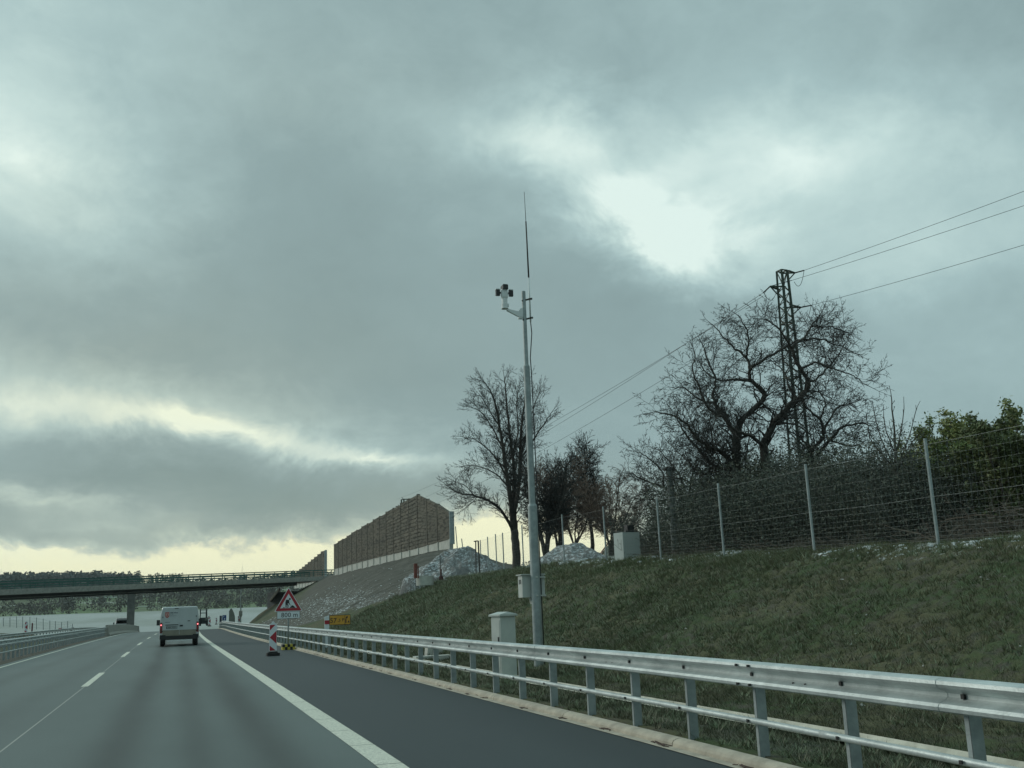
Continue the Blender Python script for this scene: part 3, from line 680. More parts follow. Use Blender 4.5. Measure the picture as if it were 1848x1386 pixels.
# ------------------------------------------------------------------ pictogram sign with distance plate, on a foot of weights
sx, sy = 4.18, 42.8
root = empty('roadworks_sign', (sx, sy, 0), 'triangular red bordered roadworks warning sign with an 800 m plate on the shoulder', 'road sign')
tl, tr_, ta = at(495, 1104.5, sy), at(546, 1102, sy), at(520.5, 1060, sy)
tw = tr_.x-tl.x; th = ta.z-(tl.z+tr_.z)/2; tcx = (tl.x+tr_.x)/2-sx; tz = (tl.z+tr_.z)/2
def rtri(w, h, z0, r):   # rounded triangle
    out = []
    for (cx, cz, a0) in ((-w/2, z0, 150), (w/2, z0, 270), (0, z0+h, 30)):
        pass
    P3 = [Vector((-w/2, z0)), Vector((w/2, z0)), Vector((0, z0+h))]; cen = Vector((0, z0+h/3))
    for i, p in enumerate(P3):
        d0 = (P3[i-1]-p).normalized()*r; d1 = (P3[(i+1) % 3]-p).normalized()*r
        for t in (0, .33, .66, 1): q = (1-t)**2*(p+d0)+2*t*(1-t)*p+t*t*(p+d1); out.append((q.x, q.y))
    return out
def offp(poly, dx): return [(x+dx, z) for x, z in poly]
mb = MB(); mb.prism(offp(rtri(tw, th, tz, .05), tcx), -.004, .012, 0)
mb.prism(offp(rtri(tw*.935, th*.935, tz+th*.022, .04), tcx), -.008, -.0045, 1)
mb.prism(offp(rtri(tw*.60, th*.60, tz+th*.135, .01), tcx), -.012, -.0085, 0); mb.build('warning_triangle', [WSHEET, REDP], root)
mb = MB(); K = tw/1105.0
def cvt(x, y): return (tcx+(x-640)*K, tz+(1022-y-(x-640)*.05)*K+.005)
for poly in ([(535, 590), (560, 575), (650, 580), (668, 610), (660, 690), (612, 722), (600, 745), (515, 735), (515, 690)], [(640, 640), (668, 680), (694, 755), (664, 768), (640, 715)],
             [(515, 735), (566, 742), (560, 885), (570, 893), (525, 893), (522, 780)], [(566, 742), (604, 740), (642, 800), (632, 888), (588, 888), (605, 812), (566, 770)],
             [(680, 890), (740, 825), (800, 785), (860, 830), (910, 885)], [(400, 905), (440, 880), (475, 868), (497, 902)], [(676, 748), (684, 742), (750, 800), (744, 810)],
             [(690+36*math.cos(t), 545+40*math.sin(t)) for t in np.linspace(0, 6.28, 13)[:-1]]):
    q = [cvt(*p) for p in poly]; ar = sum(q[i][0]*q[(i+1) % len(q)][1]-q[(i+1) % len(q)][0]*q[i][1] for i in range(len(q)))
    if ar < 0: q = q[::-1]
    mb.prism(q, -.016, -.0125)
mb.build('digging_figure', INK, root)
pl, pr2 = at(499.5, 1118, sy), at(541.5, 1104.5, sy)
w_, h_ = pr2.x-pl.x, .29; zc = (pl.z+pr2.z)/2+.03; xc = (pl.x+pr2.x)/2-sx
mb = MB(); mb.box((xc, .004, zc), (w_, .014, h_), 1); mb.box((xc, -.0052, zc), (w_-.03, .004, h_-.03), 0); add_text(mb, '800 m', .26, xc-w_*.32, -.010, zc-.085, 1, sx=1.0)
mb.build('distance_plate', [WSHEET, INK], root)
mb = MB(); mb.tube([(tcx, .04, .05), (tcx, .04, tz+th*.7)], .03, 10); mb.build('pole', GALVD, root, smooth=True)
mb = MB(); YB = mat('yellow_paint', (.50, .42, .06), .6)
for zz in (.06, .17):
    for k in range(5): mb.box((tcx-.20+.10*k, -.02, zz), (.096, .50, .10), k % 2 if zz < .1 else (k+1) % 2)
mb.build('foot_weights', [YB, INK], root)

# beacon
def beacon(x, y, z, label, sc=1.0, cat='beacon', group=None):
    root = empty('warning_beacon', (x, y, z), label, cat, group)
    mb = MB(); mb.box((0, 0, .045*sc), (.42*sc, .55*sc, .09*sc)); mb.box((0, 0, .11*sc), (.30*sc, .2*sc, .05*sc)); mb.box((-.16*sc, -.10*sc, .10*sc), (.08*sc, .2*sc, .03*sc)); mb.build('foot', RUBBER, root)
    mb = MB(); w, zb_, zt_ = .25*sc, .16*sc, 1.08*sc
    mb.prism([(-w/2, zb_), (w/2, zb_), (w/2, zt_-.03*sc), (w*.25, zt_), (.02*sc, zt_+.07*sc), (-.02*sc, zt_+.07*sc), (-w*.25, zt_), (-w/2, zt_-.03*sc)], 0, .04*sc); pan = mb.build('panel', WSHEET, root)
    mb = MB(); a = -w/2+.012*sc; b = w/2-.012*sc; hh = zt_-zb_
    mb.prism([(a, zb_+hh*.74), (b-.04*sc, zt_-.05*sc), (a, zt_-.05*sc)], -.004, -.001)
    mb.prism([(a, zb_+hh*.49), (b, zb_+hh*.26), (b, zb_+hh*.73)], -.004, -.001)
    mb.prism([(a, zb_+.01), (b-.02*sc, zb_+.01), (a, zb_+hh*.20)], -.004, -.001); mb.build('red_marking', REDP, pan)
    return root
beacon(3.12, 37.4, 0.006, 'red and white warning beacon with an arrow standing on the shoulder before the roadworks sign')
for (px, py, Y, lab, s_) in [(378, 1130.5, 132, 'small distant red and white beacon on the shoulder just right of the forklift', 1.0), (390.5, 1127, 165, 'tiny striped beacon left of the blue signs', .9),
                             (46.5, 1144, 118, 'distant red and white beacon on the opposite carriageway at the left edge', 1.1)]:
    p = at(px, py, Y); beacon(p.x, p.y, p.z, lab, s_)

# kilometre marker: post with amber plate
ky = 41.0; kx = at(590, 1125, ky).x
root = empty('kilometre_marker', (kx, ky, 0), 'amber plate with 57,5 P and a telephone symbol on a white and red post', 'marker post')
zt = at(590, 1111, ky).z; zr0, zr1 = at(590, 1126.5, ky).z, at(590, 1119.5, ky).z
mb = MB(); mb.prism([(-.085, -.1), (.085, -.1), (.085, zt), (-.085, zt-.05)], 0, .07, 0); mb.box((0, -.003, (zr0+zr1)/2), (.174, .01, zr1-zr0), 1); mb.build('post', [WSHEET, REDP], root)
a, b = at(594.5, 1128, ky), at(632.5, 1109.5, ky); w = b.x-a.x; h = .38; xc = (a.x+b.x)/2-kx; zc = (a.z+b.z)/2
mb = MB(); mb.box((xc, .03, zc), (w, .02, h), 1); mb.box((xc, .017, zc), (w-.03, .004, h-.04), 0)
x0 = xc-w/2; add_text(mb, '57', .26, x0+.02, .012, zc-.10, 1, bold=.001); add_text(mb, ',5', .15, x0+w*.40, .012, zc-.06, 1, bold=.001); add_text(mb, 'P', .17, x0+w*.60, .012, zc-.06, 1, bold=.001)
mb.box((x0+w*.735, .013, zc), (.012, .004, h-.04), 1)
mb.prism([(x0+w*(.76+a_), zc+b_) for a_, b_ in ((.0, -.12), (.05, -.12), (.05, -.05), (.045, .05), (.09, .06), (.12, .11), (.07, .14), (.02, .08), (0, 0))], .011, .014, 1)
mb.prism([(x0+w*.86, zc-.11), (x0+w*.96, zc-.11), (x0+w*.91, zc-.02)], .011, .014, 1); mb.build('plate', [YEL, INK], root)

# ------------------------------------------------------------------ van
VX, VY = .06, 56.0
root = empty('white_van', (VX, VY, float(DIP(VY))+.005), 'white panel van with closed rear doors and lit tail lamps driving in the right lane', 'van')
VW = mat('white_van_paint', (.46, .50, .50), .35, 0, (.42, .46, .455), 1.2)
VD = mat('road_dirt_paint', (.27, .255, .20), .7, 0, (.21, .20, .16), 3)
GLASS = mat('dark_glass', (.01, .012, .014), .08)
def vsec(wb, wt, z0, z1, r=.14):
    return [(-wb/2, z0), (-wb/2-.01, z0+.25), (-wb/2, z0+.55), (-(wb*.35+wt*.65)/2-.02, z0+(z1-z0)*.72), (-wt/2, z1-r*.6), (-wt/2+r*.2, z1-r*.15), (-wt/2+r*.6, z1), (wt/2-r*.6, z1), (wt/2-r*.2, z1-r*.15), (wt/2, z1-r*.6), ((wb*.35+wt*.65)/2+.02, z0+(z1-z0)*.72), (wb/2, z0+.55), (wb/2+.01, z0+.25), (wb/2, z0)]
secs = [(0.03, 1.80, 1.56, .42, 1.90), (.0, 1.86, 1.68, .44, 1.90), (.08, 1.90, 1.73, .40, 1.93), (1.5, 1.92, 1.75, .38, 1.95), (3.3, 1.92, 1.73, .38, 1.93), (3.75, 1.90, 1.50, .38, 1.75), (4.25, 1.88, 1.55, .38, 1.22), (4.8, 1.80, 1.5, .38, .98), (5.0, 1.6, 1.35, .42, .75)]
mb = MB(); V = []; k = 14
for y, wb_, wt_, z0, z1 in secs[1:]: V += [(x, y, z) for x, z in vsec(wb_, wt_, z0, z1)]
n = len(secs)-1
F = [(i*k+j, i*k+(j+1) % k, (i+1)*k+(j+1) % k, (i+1)*k+j) for i in range(n-1) for j in range(k)]+[tuple(range(k-1, -1, -1)), tuple((n-1)*k+j for j in range(k))]
mb.add(V, F); mb.build('body', VW, root)
for s_ in (-1, 1):   # two rear doors, proud of the body with a gap between them
    mb = MB(); a, b = s_*.012, s_*.80
    poly = [(a, .80), (b, .80), (b, 1.30), (s_*.775, 1.77), (s_*.75, 1.82), (a, 1.83)]
    if s_ < 0: poly = poly[::-1]
    mb.prism(poly, -.022, .01)
    poly = [(a, .56), (b, .56), (b, .797), (a, .797)]
    if s_ < 0: poly = poly[::-1]
    mb.prism(poly, -.020, .01, 1)
    d = mb.build('rear_door', [VW, VD], root)
    m2 = MB()
    for zz in (.72, 1.42, ): m2.box((s_*(.815 if zz < 1 else .80), -.02, zz+.02), (.035, .03, .07))
    m2.build('hinge', BLACK, d)
mb = MB(); mb.box((.09, -.032, 1.0), (.15, .025, .075)); mb.build('door_handle', BLACK, root)
mb = MB(); mb.box((.45, -.026, 1.22), (.13, .010, .035)); mb.build('keyhole_trim', BLACK, root)
mb = MB(); mb.box((-.36, -.028, 1.055), (.62, .02, .035)); mb.build('number_plate_lamp', BLACK, root)
mb = MB(); mb.box((-.36, -.028, .93), (.53, .012, .125), 1); mb.box((-.345, -.0345, .93), (.49, .004, .10), 0); add_text(mb, '4AP 7078', .092, -.55, -.039, .898, 1, sx=1.0); mb.build('number_plate', [mat('plate', (.30, .33, .33), .5), INK], root)
mb = MB(); mb.box((-.15, -.022, 1.85), (.18, .02, .028)); mb.build('brake_lamp', BLACK, root)
mb = MB(); REDL = mat('tail_red', (.22, .01, .015), .25); LIT = mat('lit_tail', (.9, .1, .1), .3, emit=(1.0, .22, .24), estr=2.2)
for s_ in (-1, 1):
    mb = MB(); mb.box((s_*.875, -.012, .92), (.10, .05, .50), 0); mb.box((s_*.875, -.014, .76), (.085, .05, .12), 1); t_ = mb.build('tail_lamp', [REDL, mat('amber_dark', (.08, .03, .02), .3)], root)
    mb = MB(); mb.lathe((0, 0, 0), [(.034, 0), (.034, .012), (.02, .018)], 12); o = mb.build('lit_bulb', LIT, t_); o.rotation_euler = (rad(90), 0, 0); o.location = (s_*.875, -.036, 1.055)
mb = MB(); mb.box((0, .02, .47), (1.86, .16, .20), 1); mb.box((0, -.035, .545), (1.3, .06, .04), 0); mb.box((0, .02, .35), (1.70, .12, .05), 1); mb.build('bumper', [VD, BLACK], root)
mb = MB(); mb.bar((-.55, .0, .275), (.62, .0, .285), .05); mb.build('tow_bar', WHITEP, root)
for s_ in (-1, 1):
    mb = MB(); mb.box((s_*1.07, 3.5, 1.17), (.17, .09, .28)); mb.bar((s_*.93, 3.5, 1.02), (s_*1.02, 3.5, 1.05), .06); mb.build('side_mirror', BLACK, root)
    for yy in (.85, 3.95):
        whl = link(bpy.data.objects.new('wheel', None)); whl.parent = root; whl.location = (s_*.80, yy, .33); whl.rotation_euler = (0, rad(90), 0)
        mb = MB(); mb.lathe((0, 0, 0), [(.20, -.10), (.30, -.11), (.33, -.08), (.33, .08), (.30, .11), (.20, .10)], 24); mb.build('tyre', RUBBER, whl, smooth=False)
        mb = MB(); mb.lathe((0, 0, 0), [(.195, -.08), (.1, -.06), (.1, .06), (.195, .08)], 16); mb.build('rim', GALVD, whl)
for s_ in (-1, 1):
    mb = MB(); mb.box((s_*.89, 3.0, 1.35), (.03, 1.0, .45)); mb.build('side_window', GLASS, root)
mb = MB(); mb.add([(-.75, 3.40, 1.86), (.75, 3.40, 1.86), (.80, 4.22, 1.26), (-.80, 4.22, 1.26)], [(0, 1, 2, 3)]); mb.build('windscreen', GLASS, root)
mb = MB(); SH = mat('shield_red', (.40, .06, .05), .5); SB = mat('print_blue_black', (.03, .045, .07), .5); SP = mat('shield_pale', (.55, .42, .38), .5)
zc = 1.56; mb.prism([(-.70, zc-.06), (-.66, zc-.13), (-.60, zc-.16), (-.54, zc-.13), (-.50, zc-.06), (-.50, zc+.12), (-.70, zc+.12)], -.027, -.0225, 0)
mb.prism([(-.67, zc-.045), (-.60, zc-.10), (-.53, zc-.045), (-.53, zc+.085), (-.67, zc+.085)], -.030, -.0272, 2); mb.prism([(-.645, zc-.02), (-.60, zc-.07), (-.555, zc-.02), (-.60, zc+.05)], -.033, -.0302, 0)
mb.box((-.60, -.0315, zc+.07), (.11, .002, .02), 0); mb.build('door_emblem', [SH, SB, SP], root); mb = MB()
add_text(mb, 'HSB Wnd', .088, -.465, -.0265, zc+.055, 1, bold=.003, sx=1.02)
add_text(mb, 'stavebni', .05, -.465, -.0265, zc-.02, 1); add_text(mb, 'spolecnost s.r.o.', .043, -.465, -.0265, zc-.08, 1, sx=1.1)
mb.box((-.58, -.0262, 1.19), (.25, .003, .016), 1); mb.build('door_lettering', [SH, SB, SP], root)

# ------------------------------------------------------------------ oncoming van behind the barrier
p = at(219, 1127, 168)
root = empty('oncoming_van', (p.x, p.y, float(DIP(168))+.12), 'white van approaching behind the concrete barrier, only its cab visible', 'van')
mb = MB(); WV = mat('bright_white_paint', (.72, .76, .76), .35)
S_ = [(0, 1.9, 1.6, .4, 1.15), (.5, 1.98, 1.7, .4, 1.35), (1.1, 2.0, 1.6, .4, 2.05), (1.4, 2.0, 1.62, .4, 2.2), (5, 2.0, 1.65, .4, 2.25)]
V = []
for y, wb_, wt_, z0, z1 in S_: V += [(x, y, z) for x, z in vsec(wb_, wt_, z0, z1)]
n = len(S_); F = [(i*k+j, i*k+(j+1) % k, (i+1)*k+(j+1) % k, (i+1)*k+j) for i in range(n-1) for j in range(k)]+[tuple(range(k-1, -1, -1)), tuple((n-1)*k+j for j in range(k))]
mb.add(V, F); mb.build('body', WV, root)
mb = MB(); mb.add([(-.78, .53, 1.42), (.78, .53, 1.42), (.70, 1.02, 1.95), (-.70, 1.02, 1.95)], [(0, 1, 2, 3)]); mb.build('windscreen', GLASS, root)
for s_ in (-1, 1):
    mb = MB(); mb.box((s_*.75, -.01, .85), (.25, .06, .18)); mb.build('headlight', mat('lamp_glass', (.6, .62, .6), .2), root)
    mb = MB(); mb.box((s_*1.10, .75, 1.45), (.16, .1, .28)); mb.build('side_mirror', BLACK, root)
    for yy in (.8, 4): mb = MB(); mb.tube([(s_*.75, yy, .33), (s_*.97, yy, .33)], .33, 16); mb.build('wheel', RUBBER, root)

# ------------------------------------------------------------------ forklift and signs at the end of the works
p = at(367.5, 1129.5, 140); Yp = 140
root = empty('forklift', (p.x, p.y, p.z), 'dark forklift truck parked on the shoulder just right of the van', 'forklift')
DB = mat('dark_machine', (.015, .022, .03), .5, 0, (.03, .035, .035), 3)
s_ = (at(375, 1129, Yp).x-at(360, 1129, Yp).x)
mb = MB(); mb.box((0, .6, .50), (1.05, 1.8, .5)); mb.box((.05, -.2, .85), (.95, .5, .35)); mb.box((.35, -.45, .72), (.5, .06, .06), 1); mb.box((.35, -.45, .92), (.45, .06, .05), 1); mb.build('body', [DB, CONC], root)
mb = MB()
for a, b in ((-.45, -.4), (.38, -.4), (-.45, 1.1), (.38, 1.1)): mb.bar((a, b, .9), (a*.9, b, 1.95), .09)
mb.box((-.03, .35, 1.97), (.95, 1.6, .07)); mb.build('cab_frame', DB, root)
mb = MB(); mb.box((-.42, 1.75, 1.15), (.12, .12, 2.0)); mb.box((.32, 1.75, 1.15), (.12, .12, 2.0)); mb.box((-.05, 1.75, 1.6), (.7, .08, .1)); mb.build('mast', DB, root)
for a in (-.42, .42):
    for b in (-.1, 1.3): mb = MB(); mb.tube([(a-.1, b, .28), (a+.1, b, .28)], .28, 14); mb.build('wheel', RUBBER, root)
mb = MB(); mb.box((.62, .1, 1.0), (.12, .1, .30)); mb.bar((.5, .1, .9), (.62, .1, 1.0), .04); mb.build('side_mirror', DB, root)
BLUE = mat('blue_sheeting', (.015, .07, .24), .5)
def small_sign(px0, py0, px1, py1, Y, pyb, m, label, marks=True):
    a, b = at(px0, py1, Y), at(px1, py0, Y); w, h = b.x-a.x, b.z-a.z; zg = at((px0+px1)/2, pyb, Y).z
    root = empty('information_sign', ((a.x+b.x)/2, Y, zg), label, 'road sign')
    mb = MB(); mb.box((0, 0, (a.z+b.z)/2-zg), (w, .05, h)); 
    if marks: mb.box((-.1*w, -.03, (a.z+b.z)/2-zg+.2*h), (.25*w, .01, .15*h), 1); mb.box((.05*w, -.03, (a.z+b.z)/2-zg-.2*h), (.3*w, .01, .28*h), 1)
    mb.build('panel', [m, WSHEET], root)
    mb = MB(); mb.tube([(-w*.3, .05, -.3), (-w*.3, .05, b.z-zg)], .04, 6); mb.tube([(w*.3, .05, -.3), (w*.3, .05, b.z-zg)], .04, 6); mb.build('pole', GALVD, root)
small_sign(401, 1110, 408.5, 1120, 170, 1128, BLUE, 'blue information sign with white symbols left of the grey board')
small_sign(396, 1111, 400.5, 1126, 172, 1128, mat('navy_board', (.03, .05, .09), .6), 'narrow navy board half behind the blue sign', False)
# grey tapered board
a, b = at(413, 1121, 158), at(424.5, 1097.5, 158)
w, h = b.x-a.x, b.z-a.z
root = empty('concrete_slab', ((a.x+b.x)/2, 158, a.z-.3), 'upright grey slab with a slanted top behind the guardrail near the bridge', 'slab')
mb = MB(); mb.prism([(-w/2, -.6), (w/2, -.6), (w/2, h*.45), (w*.36, h*.75), (-w*.02, h+.25), (-w*.25, h+.25), (-w*.48, h*.95)], 0, .25); mb.build('panel', mat('slab_grey', (.19, .21, .18), .9, 0, (.15, .16, .14), 2), root)
p = at(431, 1121, 175); beacon(p.x, p.y, p.z-.6, 'white and red post at the foot of the distant mast', 1.3)
p = at(119, 1137, 140); root = empty('barrier_board', (p.x, p.y, p.z-.5), 'low white board with a red end on the opposite carriageway', 'barrier')
mb = MB(); mb.box((0, 0, .62), (1.7, .08, .22), 0); mb.box((-.65, -.045, .62), (.38, .01, .26), 1); mb.box((.78, -.045, .62), (.30, .01, .34), 2); mb.box((-.6, 0, .25), (.08, .3, .5), 2); mb.box((.6, 0, .25), (.08, .3, .5), 2); mb.build('board', [WSHEET, REDP, DARKST], root)
p = at(58, 1133, 150); root = empty('marker_post', (p.x, p.y, p.z-.9), 'thin dark red post on the grass bank at the far left', 'post')
mb = MB(); mb.tube([(0, 0, 0), (0, 0, 1.5)], .09, 8); mb.build('stake', mat('rust_red', (.14, .03, .03), .7), root)

# thin fence on the left bank
root = empty('wire_fence', at(6, 1128, 190), 'thin post fence before the pale field at the far left', 'fence'); r0 = root.location
Lp = [(6, 1128.5), (18, 1130), (30, 1131), (41, 1132), (54, 1133), (66, 1134), (78, 1135), (90, 1135.5), (100, 1136), (111, 1136), (122, 1136), (131, 1135)]
Ht = [1115, 1114, 1112.5, 1113, 1113, 1114.5, 1116.5, 1120, 1121, 1122.5, 1121, 1125.5]
mw = MB(); prev = None
for (px, pb), pt in zip(Lp, Ht):
    a, b = at(px, pb+2, 190), at(px, pt, 190); mb = MB(); mb.bar(a-r0, b-r0, .09); mb.build('post', GALVD, root)
    if prev:
        for f in (.15, .4, .65, .92): mw.bar(prev[0].lerp(prev[1], f)-r0, a.lerp(b, f)-r0, .018)
    prev = (a, b)
mw.build('wire_mesh', GALVD, root)

# ------------------------------------------------------------------ wildlife fence on the berm
root = empty('wildlife_fence', (13.35, 16.1, Hf(13.35, 16.1)), 'galvanised wildlife mesh fence with tall posts along the top of the grassy slope', 'fence'); r0 = root.location.copy()
fp = [(13.2, 7.4), (13.28, 11.8), (13.38, 16.1), (13.58, 20.4), (13.85, 25.0), (14.25, 29.7), (14.8, 35.4), (15.1, 40.6), None, (15.3, 46.6), (15.75, 51.2), (16.45, 54.8), (17.1, 58.6), (17.9, 63.0)]
hts = [2, 2, 2, 2, 2, 1.95, 2, 2, 0, 2.0, 1.95, 2, 2, 1.9]
WIRE = mat('fence_wire', (.30, .33, .33), .6, .4)
prev = None; mw = MB(); S0 = []; S1 = []; RR = []
for q, hgt in zip(fp, hts):
    if q is None: continue
    x, y = q; g = Hf(x, y); b = Vector((x, y, g)); t = Vector((x-.02*(y > 16), y, g+hgt))
    mb = MB(); mb.tube([b-r0-Vector((0, 0, .3)), t-r0], .032, 8); mb.build('post', GALVD, root)
    if prev is not None:
        pb, ph = prev; zs = [.03, .10, .17, .25, .33, .42, .52, .63, .76, .90, 1.05, 1.22, 1.42, 1.64, 1.88]
        for i, z in enumerate(zs):
            k = 6; r_ = .0010 if i not in (9, 14) else .0022
            for j in range(k):
                f0, f1 = j/k, (j+1)/k; sag = lambda f: -.02*math.sin(math.pi*f)
                def PT(f): xx = pb.x+(b.x-pb.x)*f; yy = pb.y+(b.y-pb.y)*f; gz = pb.z+(b.z-pb.z)*f; return (xx-r0.x-.035, yy-r0.y, gz+z+sag(f)-r0.z)
                S0.append(PT(f0)); S1.append(PT(f1)); RR.append(r_)
        D_ = (b-pb).length; nv = int(D_/.15)
        for j in range(1, nv):
            f = j/nv; xx = pb.x+(b.x-pb.x)*f-r0.x-.035; yy = pb.y+(b.y-pb.y)*f-r0.y; gz = pb.z+(b.z-pb.z)*f-r0.z
            S0.append((xx, yy, gz)); S1.append((xx, yy, gz+1.88)); RR.append(.0010)
    prev = (b, hgt)
mw.segs(S0, S1, RR, RR); mw.build('wire_mesh', WIRE, root)
# short leaning posts at the gravel heap
for (px, pt, pb, Y, lab) in [(822, 950, 1004, 66, 'thin leaning fence stake right beside the end of the noise wall'), (833, 972, 1005, 63, 'fence stake standing in the left gravel heap'), (849, 987, 1042, 57, 'fence stake before the gravel heap, leaning right')]:
    a, b = at(px+5, pb, Y), at(px, pt, Y); r_ = empty('fence_stake', a, lab, 'post'); mb = MB(); mb.tube([(0, 0, -.3), tuple(b-a)], .03, 6); mb.build('stake', GALVD, r_)
a, b, c_, d_ = at(866, 1034, 57.5), at(863, 976, 57.5), at(859, 975.5, 57.5), at(855, 977, 57.5)
r_ = empty('pipe_frame', a, 'small pipe frame with a top bar standing at the gravel heap', 'frame'); mb = MB()
mb.tube([(0, 0, -.3), tuple(b-a)], .045, 8); mb.tube([tuple(at(859, 1036, 57.9)-a-Vector((0, 0, .2))), tuple(at(858.5, 977, 57.9)-a)], .035, 8); mb.tube([tuple(b-a), tuple(d_-a)], .03, 8); mb.build('pipes', DARKST, r_)

# concrete ring with rusty pipe
p = at(767, 1047, 58.5); r_ = empty('manhole_ring', p, 'pale concrete ring of a shaft at the foot of the gravel heap', 'concrete ring')
mb = MB(); mb.lathe((0, 0, 0), [(.50, -.3), (.50, .24), (.40, .24), (.38, .0)], 24); mb.build('ring', CONCL, r_)
a, b = at(750, 1037, 58.2), at(750, 1017, 58.2); r_ = empty('rusty_pipe', a, 'rusty red pipe standing behind the concrete ring', 'pipe'); mb = MB(); mb.tube([(0, 0, -.2), tuple(b-a)], .11, 12); mb.tube([(.16, 0, -.2), (.16, 0, (b-a).z*.8)], .03, 6); mb.build('pipe', mat('rust', (.20, .06, .045), .8, 0, (.14, .05, .04), 8), r_)
a, b = at(796, 1043, 58.0), at(794, 1001, 58.0); r_ = empty('hydrant_rod', a, 'thin rod with a dark rusty foot in front of the gravel heap', 'rod'); mb = MB(); mb.tube([(0, 0, -.1), tuple(b-a)], .022, 6); mb.tube([(0, 0, -.1), (0, 0, .5)], .055, 8, 1); mb.tube([(0, 0, -.1), (0, 0, .1)], .13, 8, 1); mb.build('rod', [DARKST, mat('dark_rust', (.08, .035, .03), .8)], r_)

# gravel heaps
def heap(cx, cy, rx, ry, zbase, h, label, seed, snowy, flank=0.0):
    n = 130; g = np.linspace(-1.35, 1.35, n); X, Y = np.meshgrid(g, g); rs = np.random.default_rng(seed)
    ang_ = np.arctan2(Y, X); r = np.hypot(X, Y)*(1+.08*np.sin(3*ang_+seed)+.05*np.sin(7*ang_))
    z = h*np.clip(np.where(r > 1, (1-r)*4, 1-r), -3, 1)
    z = np.where(r < .25, h*(.82-(r/.25)**2*.07), z); z += rs.normal(size=z.shape)*.012*h/2+wob(X*rx, Y*ry, 1.8)*.07*h
    wz = H(cx+X*rx, cy+Y*ry)-.10-zbase; z = np.maximum(z, wz) if True else z
    V = np.stack([X*rx, Y*ry, z], axis=-1).reshape(-1, 3); i = (np.arange(n-1)[:, None]*n+np.arange(n-1)[None, :]).reshape(-1); F = np.stack([i, i+1, i+1+n, i+n], axis=1)
    m = bpy.data.materials.new('gravel'); m.use_nodes = True; t = m.node_tree; b = t.nodes['Principled BSDF']; geo = t.nodes.new('ShaderNodeNewGeometry')
    def nz(s, d, r_): q = t.nodes.new('ShaderNodeTexNoise'); q.inputs['Scale'].default_value = s; q.inputs['Detail'].default_value = d; q.inputs['Roughness'].default_value = r_; t.links.new(geo.outputs['Position'], q.inputs['Vector']); return q.outputs['Fac']
    def mr(v, a, c): q = t.nodes.new('ShaderNodeMapRange'); q.inputs[1].default_value = a; q.inputs[2].default_value = c; t.links.new(v, q.inputs[0]); return q.outputs[0]
    x = t.nodes.new('ShaderNodeMix'); x.data_type = 'RGBA'; x.inputs[6].default_value = (.085, .088, .085, 1); x.inputs[7].default_value = (.19, .19, .18, 1); t.links.new(mr(nz(6, 6, .7), .35, .65), x.inputs[0])
    y = t.nodes.new('ShaderNodeMix'); y.data_type = 'RGBA'; t.links.new(x.outputs[2], y.inputs[6]); y.inputs[7].default_value = (.50, .54, .55, 1)
    ml = t.nodes.new('ShaderNodeMath'); ml.operation = 'MULTIPLY'; t.links.new(mr(nz(5.5, 12, .80), .50, .57), ml.inputs[0]); t.links.new(mr(nz(.5, 2, .5), snowy, snowy+.12), ml.inputs[1]); t.links.new(ml.outputs[0], y.inputs[0]); t.links.new(y.outputs[2], b.inputs['Base Color']); b.inputs['Roughness'].default_value = .95
    mb = MB().add(V, F); o = mb.build('gravel_heap', m, smooth=True); o.location = (cx, cy, zbase); return tag(o, label, 'gravel heap')
pc = at(820, 1043, 62); heap(pc.x+.55, 62.5, 3.3, 3.6, Hf(pc.x, 62)-.15, 2.35, 'snow-dusted gravel heap below the right end of the noise wall', 1, .36)
pc = at(1045, 1014, 47); heap(pc.x, 48, 2.35, 3.0, pc.z-.25, 1.45, 'snow-dusted gravel heap behind the fence between mast and concrete block', 2, .34)

# concrete headwall pieces behind the rail
for i, (px, py, w, hh, lab) in enumerate([(767, 1190, .75, .10, 'flat white concrete slab lying behind the guardrail'), (783, 1186, .50, .26, 'small white concrete block with two slots behind the guardrail'), (800, 1192, .45, .12, 'low white concrete piece right of the slotted block')]):
    r = ray(px, py); t_ = (-.02-CAMZ)/r[2]; q = r*t_; yy = q[1]; xx = q[0]
    r_ = empty('concrete_block', (xx, yy, Hf(xx, yy)), lab, 'concrete block'); mb = MB(); mb.prism([(-w/2, -.1), (w/2, -.1), (w/2*.9, hh), (-w/2*.8, hh)], -.15-.1*(i == 0), .2+.03*i)
    if i == 1: mb.box((-.05, -.152, .13), (.02, .01, .10), 1); mb.box((.05, -.152, .13), (.02, .01, .10), 1)
    mb.build('block', [CONCL, INK], r_)

# concrete kiosk with black box on top
Yk = 33.5; a, b = at(1126, 1004, Yk), at(1155, 960, Yk); r_ = empty('concrete_kiosk', ((a.x+b.x)/2, Yk, a.z-.3), 'tall pale concrete block with a black box on top behind the fence', 'kiosk'); w = b.x-a.x+.05; h = b.z-a.z+.3
mb = MB(); mb.box((0, .3, h/2), (w, .55, h)); k_ = mb.build('block', mat('kiosk_concrete', (.46, .51, .49), .85, 0, (.41, .46, .44), 1.5), r_); r_.rotation_euler.z = rad(12)
q0, q1 = at(1137, 960, Yk), at(1150, 946, Yk); mb = MB(); mb.box(((q0.x+q1.x)/2-r_.location.x, .25, h+(q1.z-q0.z)/2), (q1.x-q0.x, .2, q1.z-q0.z)); mb.box(((q0.x+q1.x)/2-r_.location.x-.16, .25, h+.04), (.05, .1, .08)); mb.build('box', BLACK, r_)

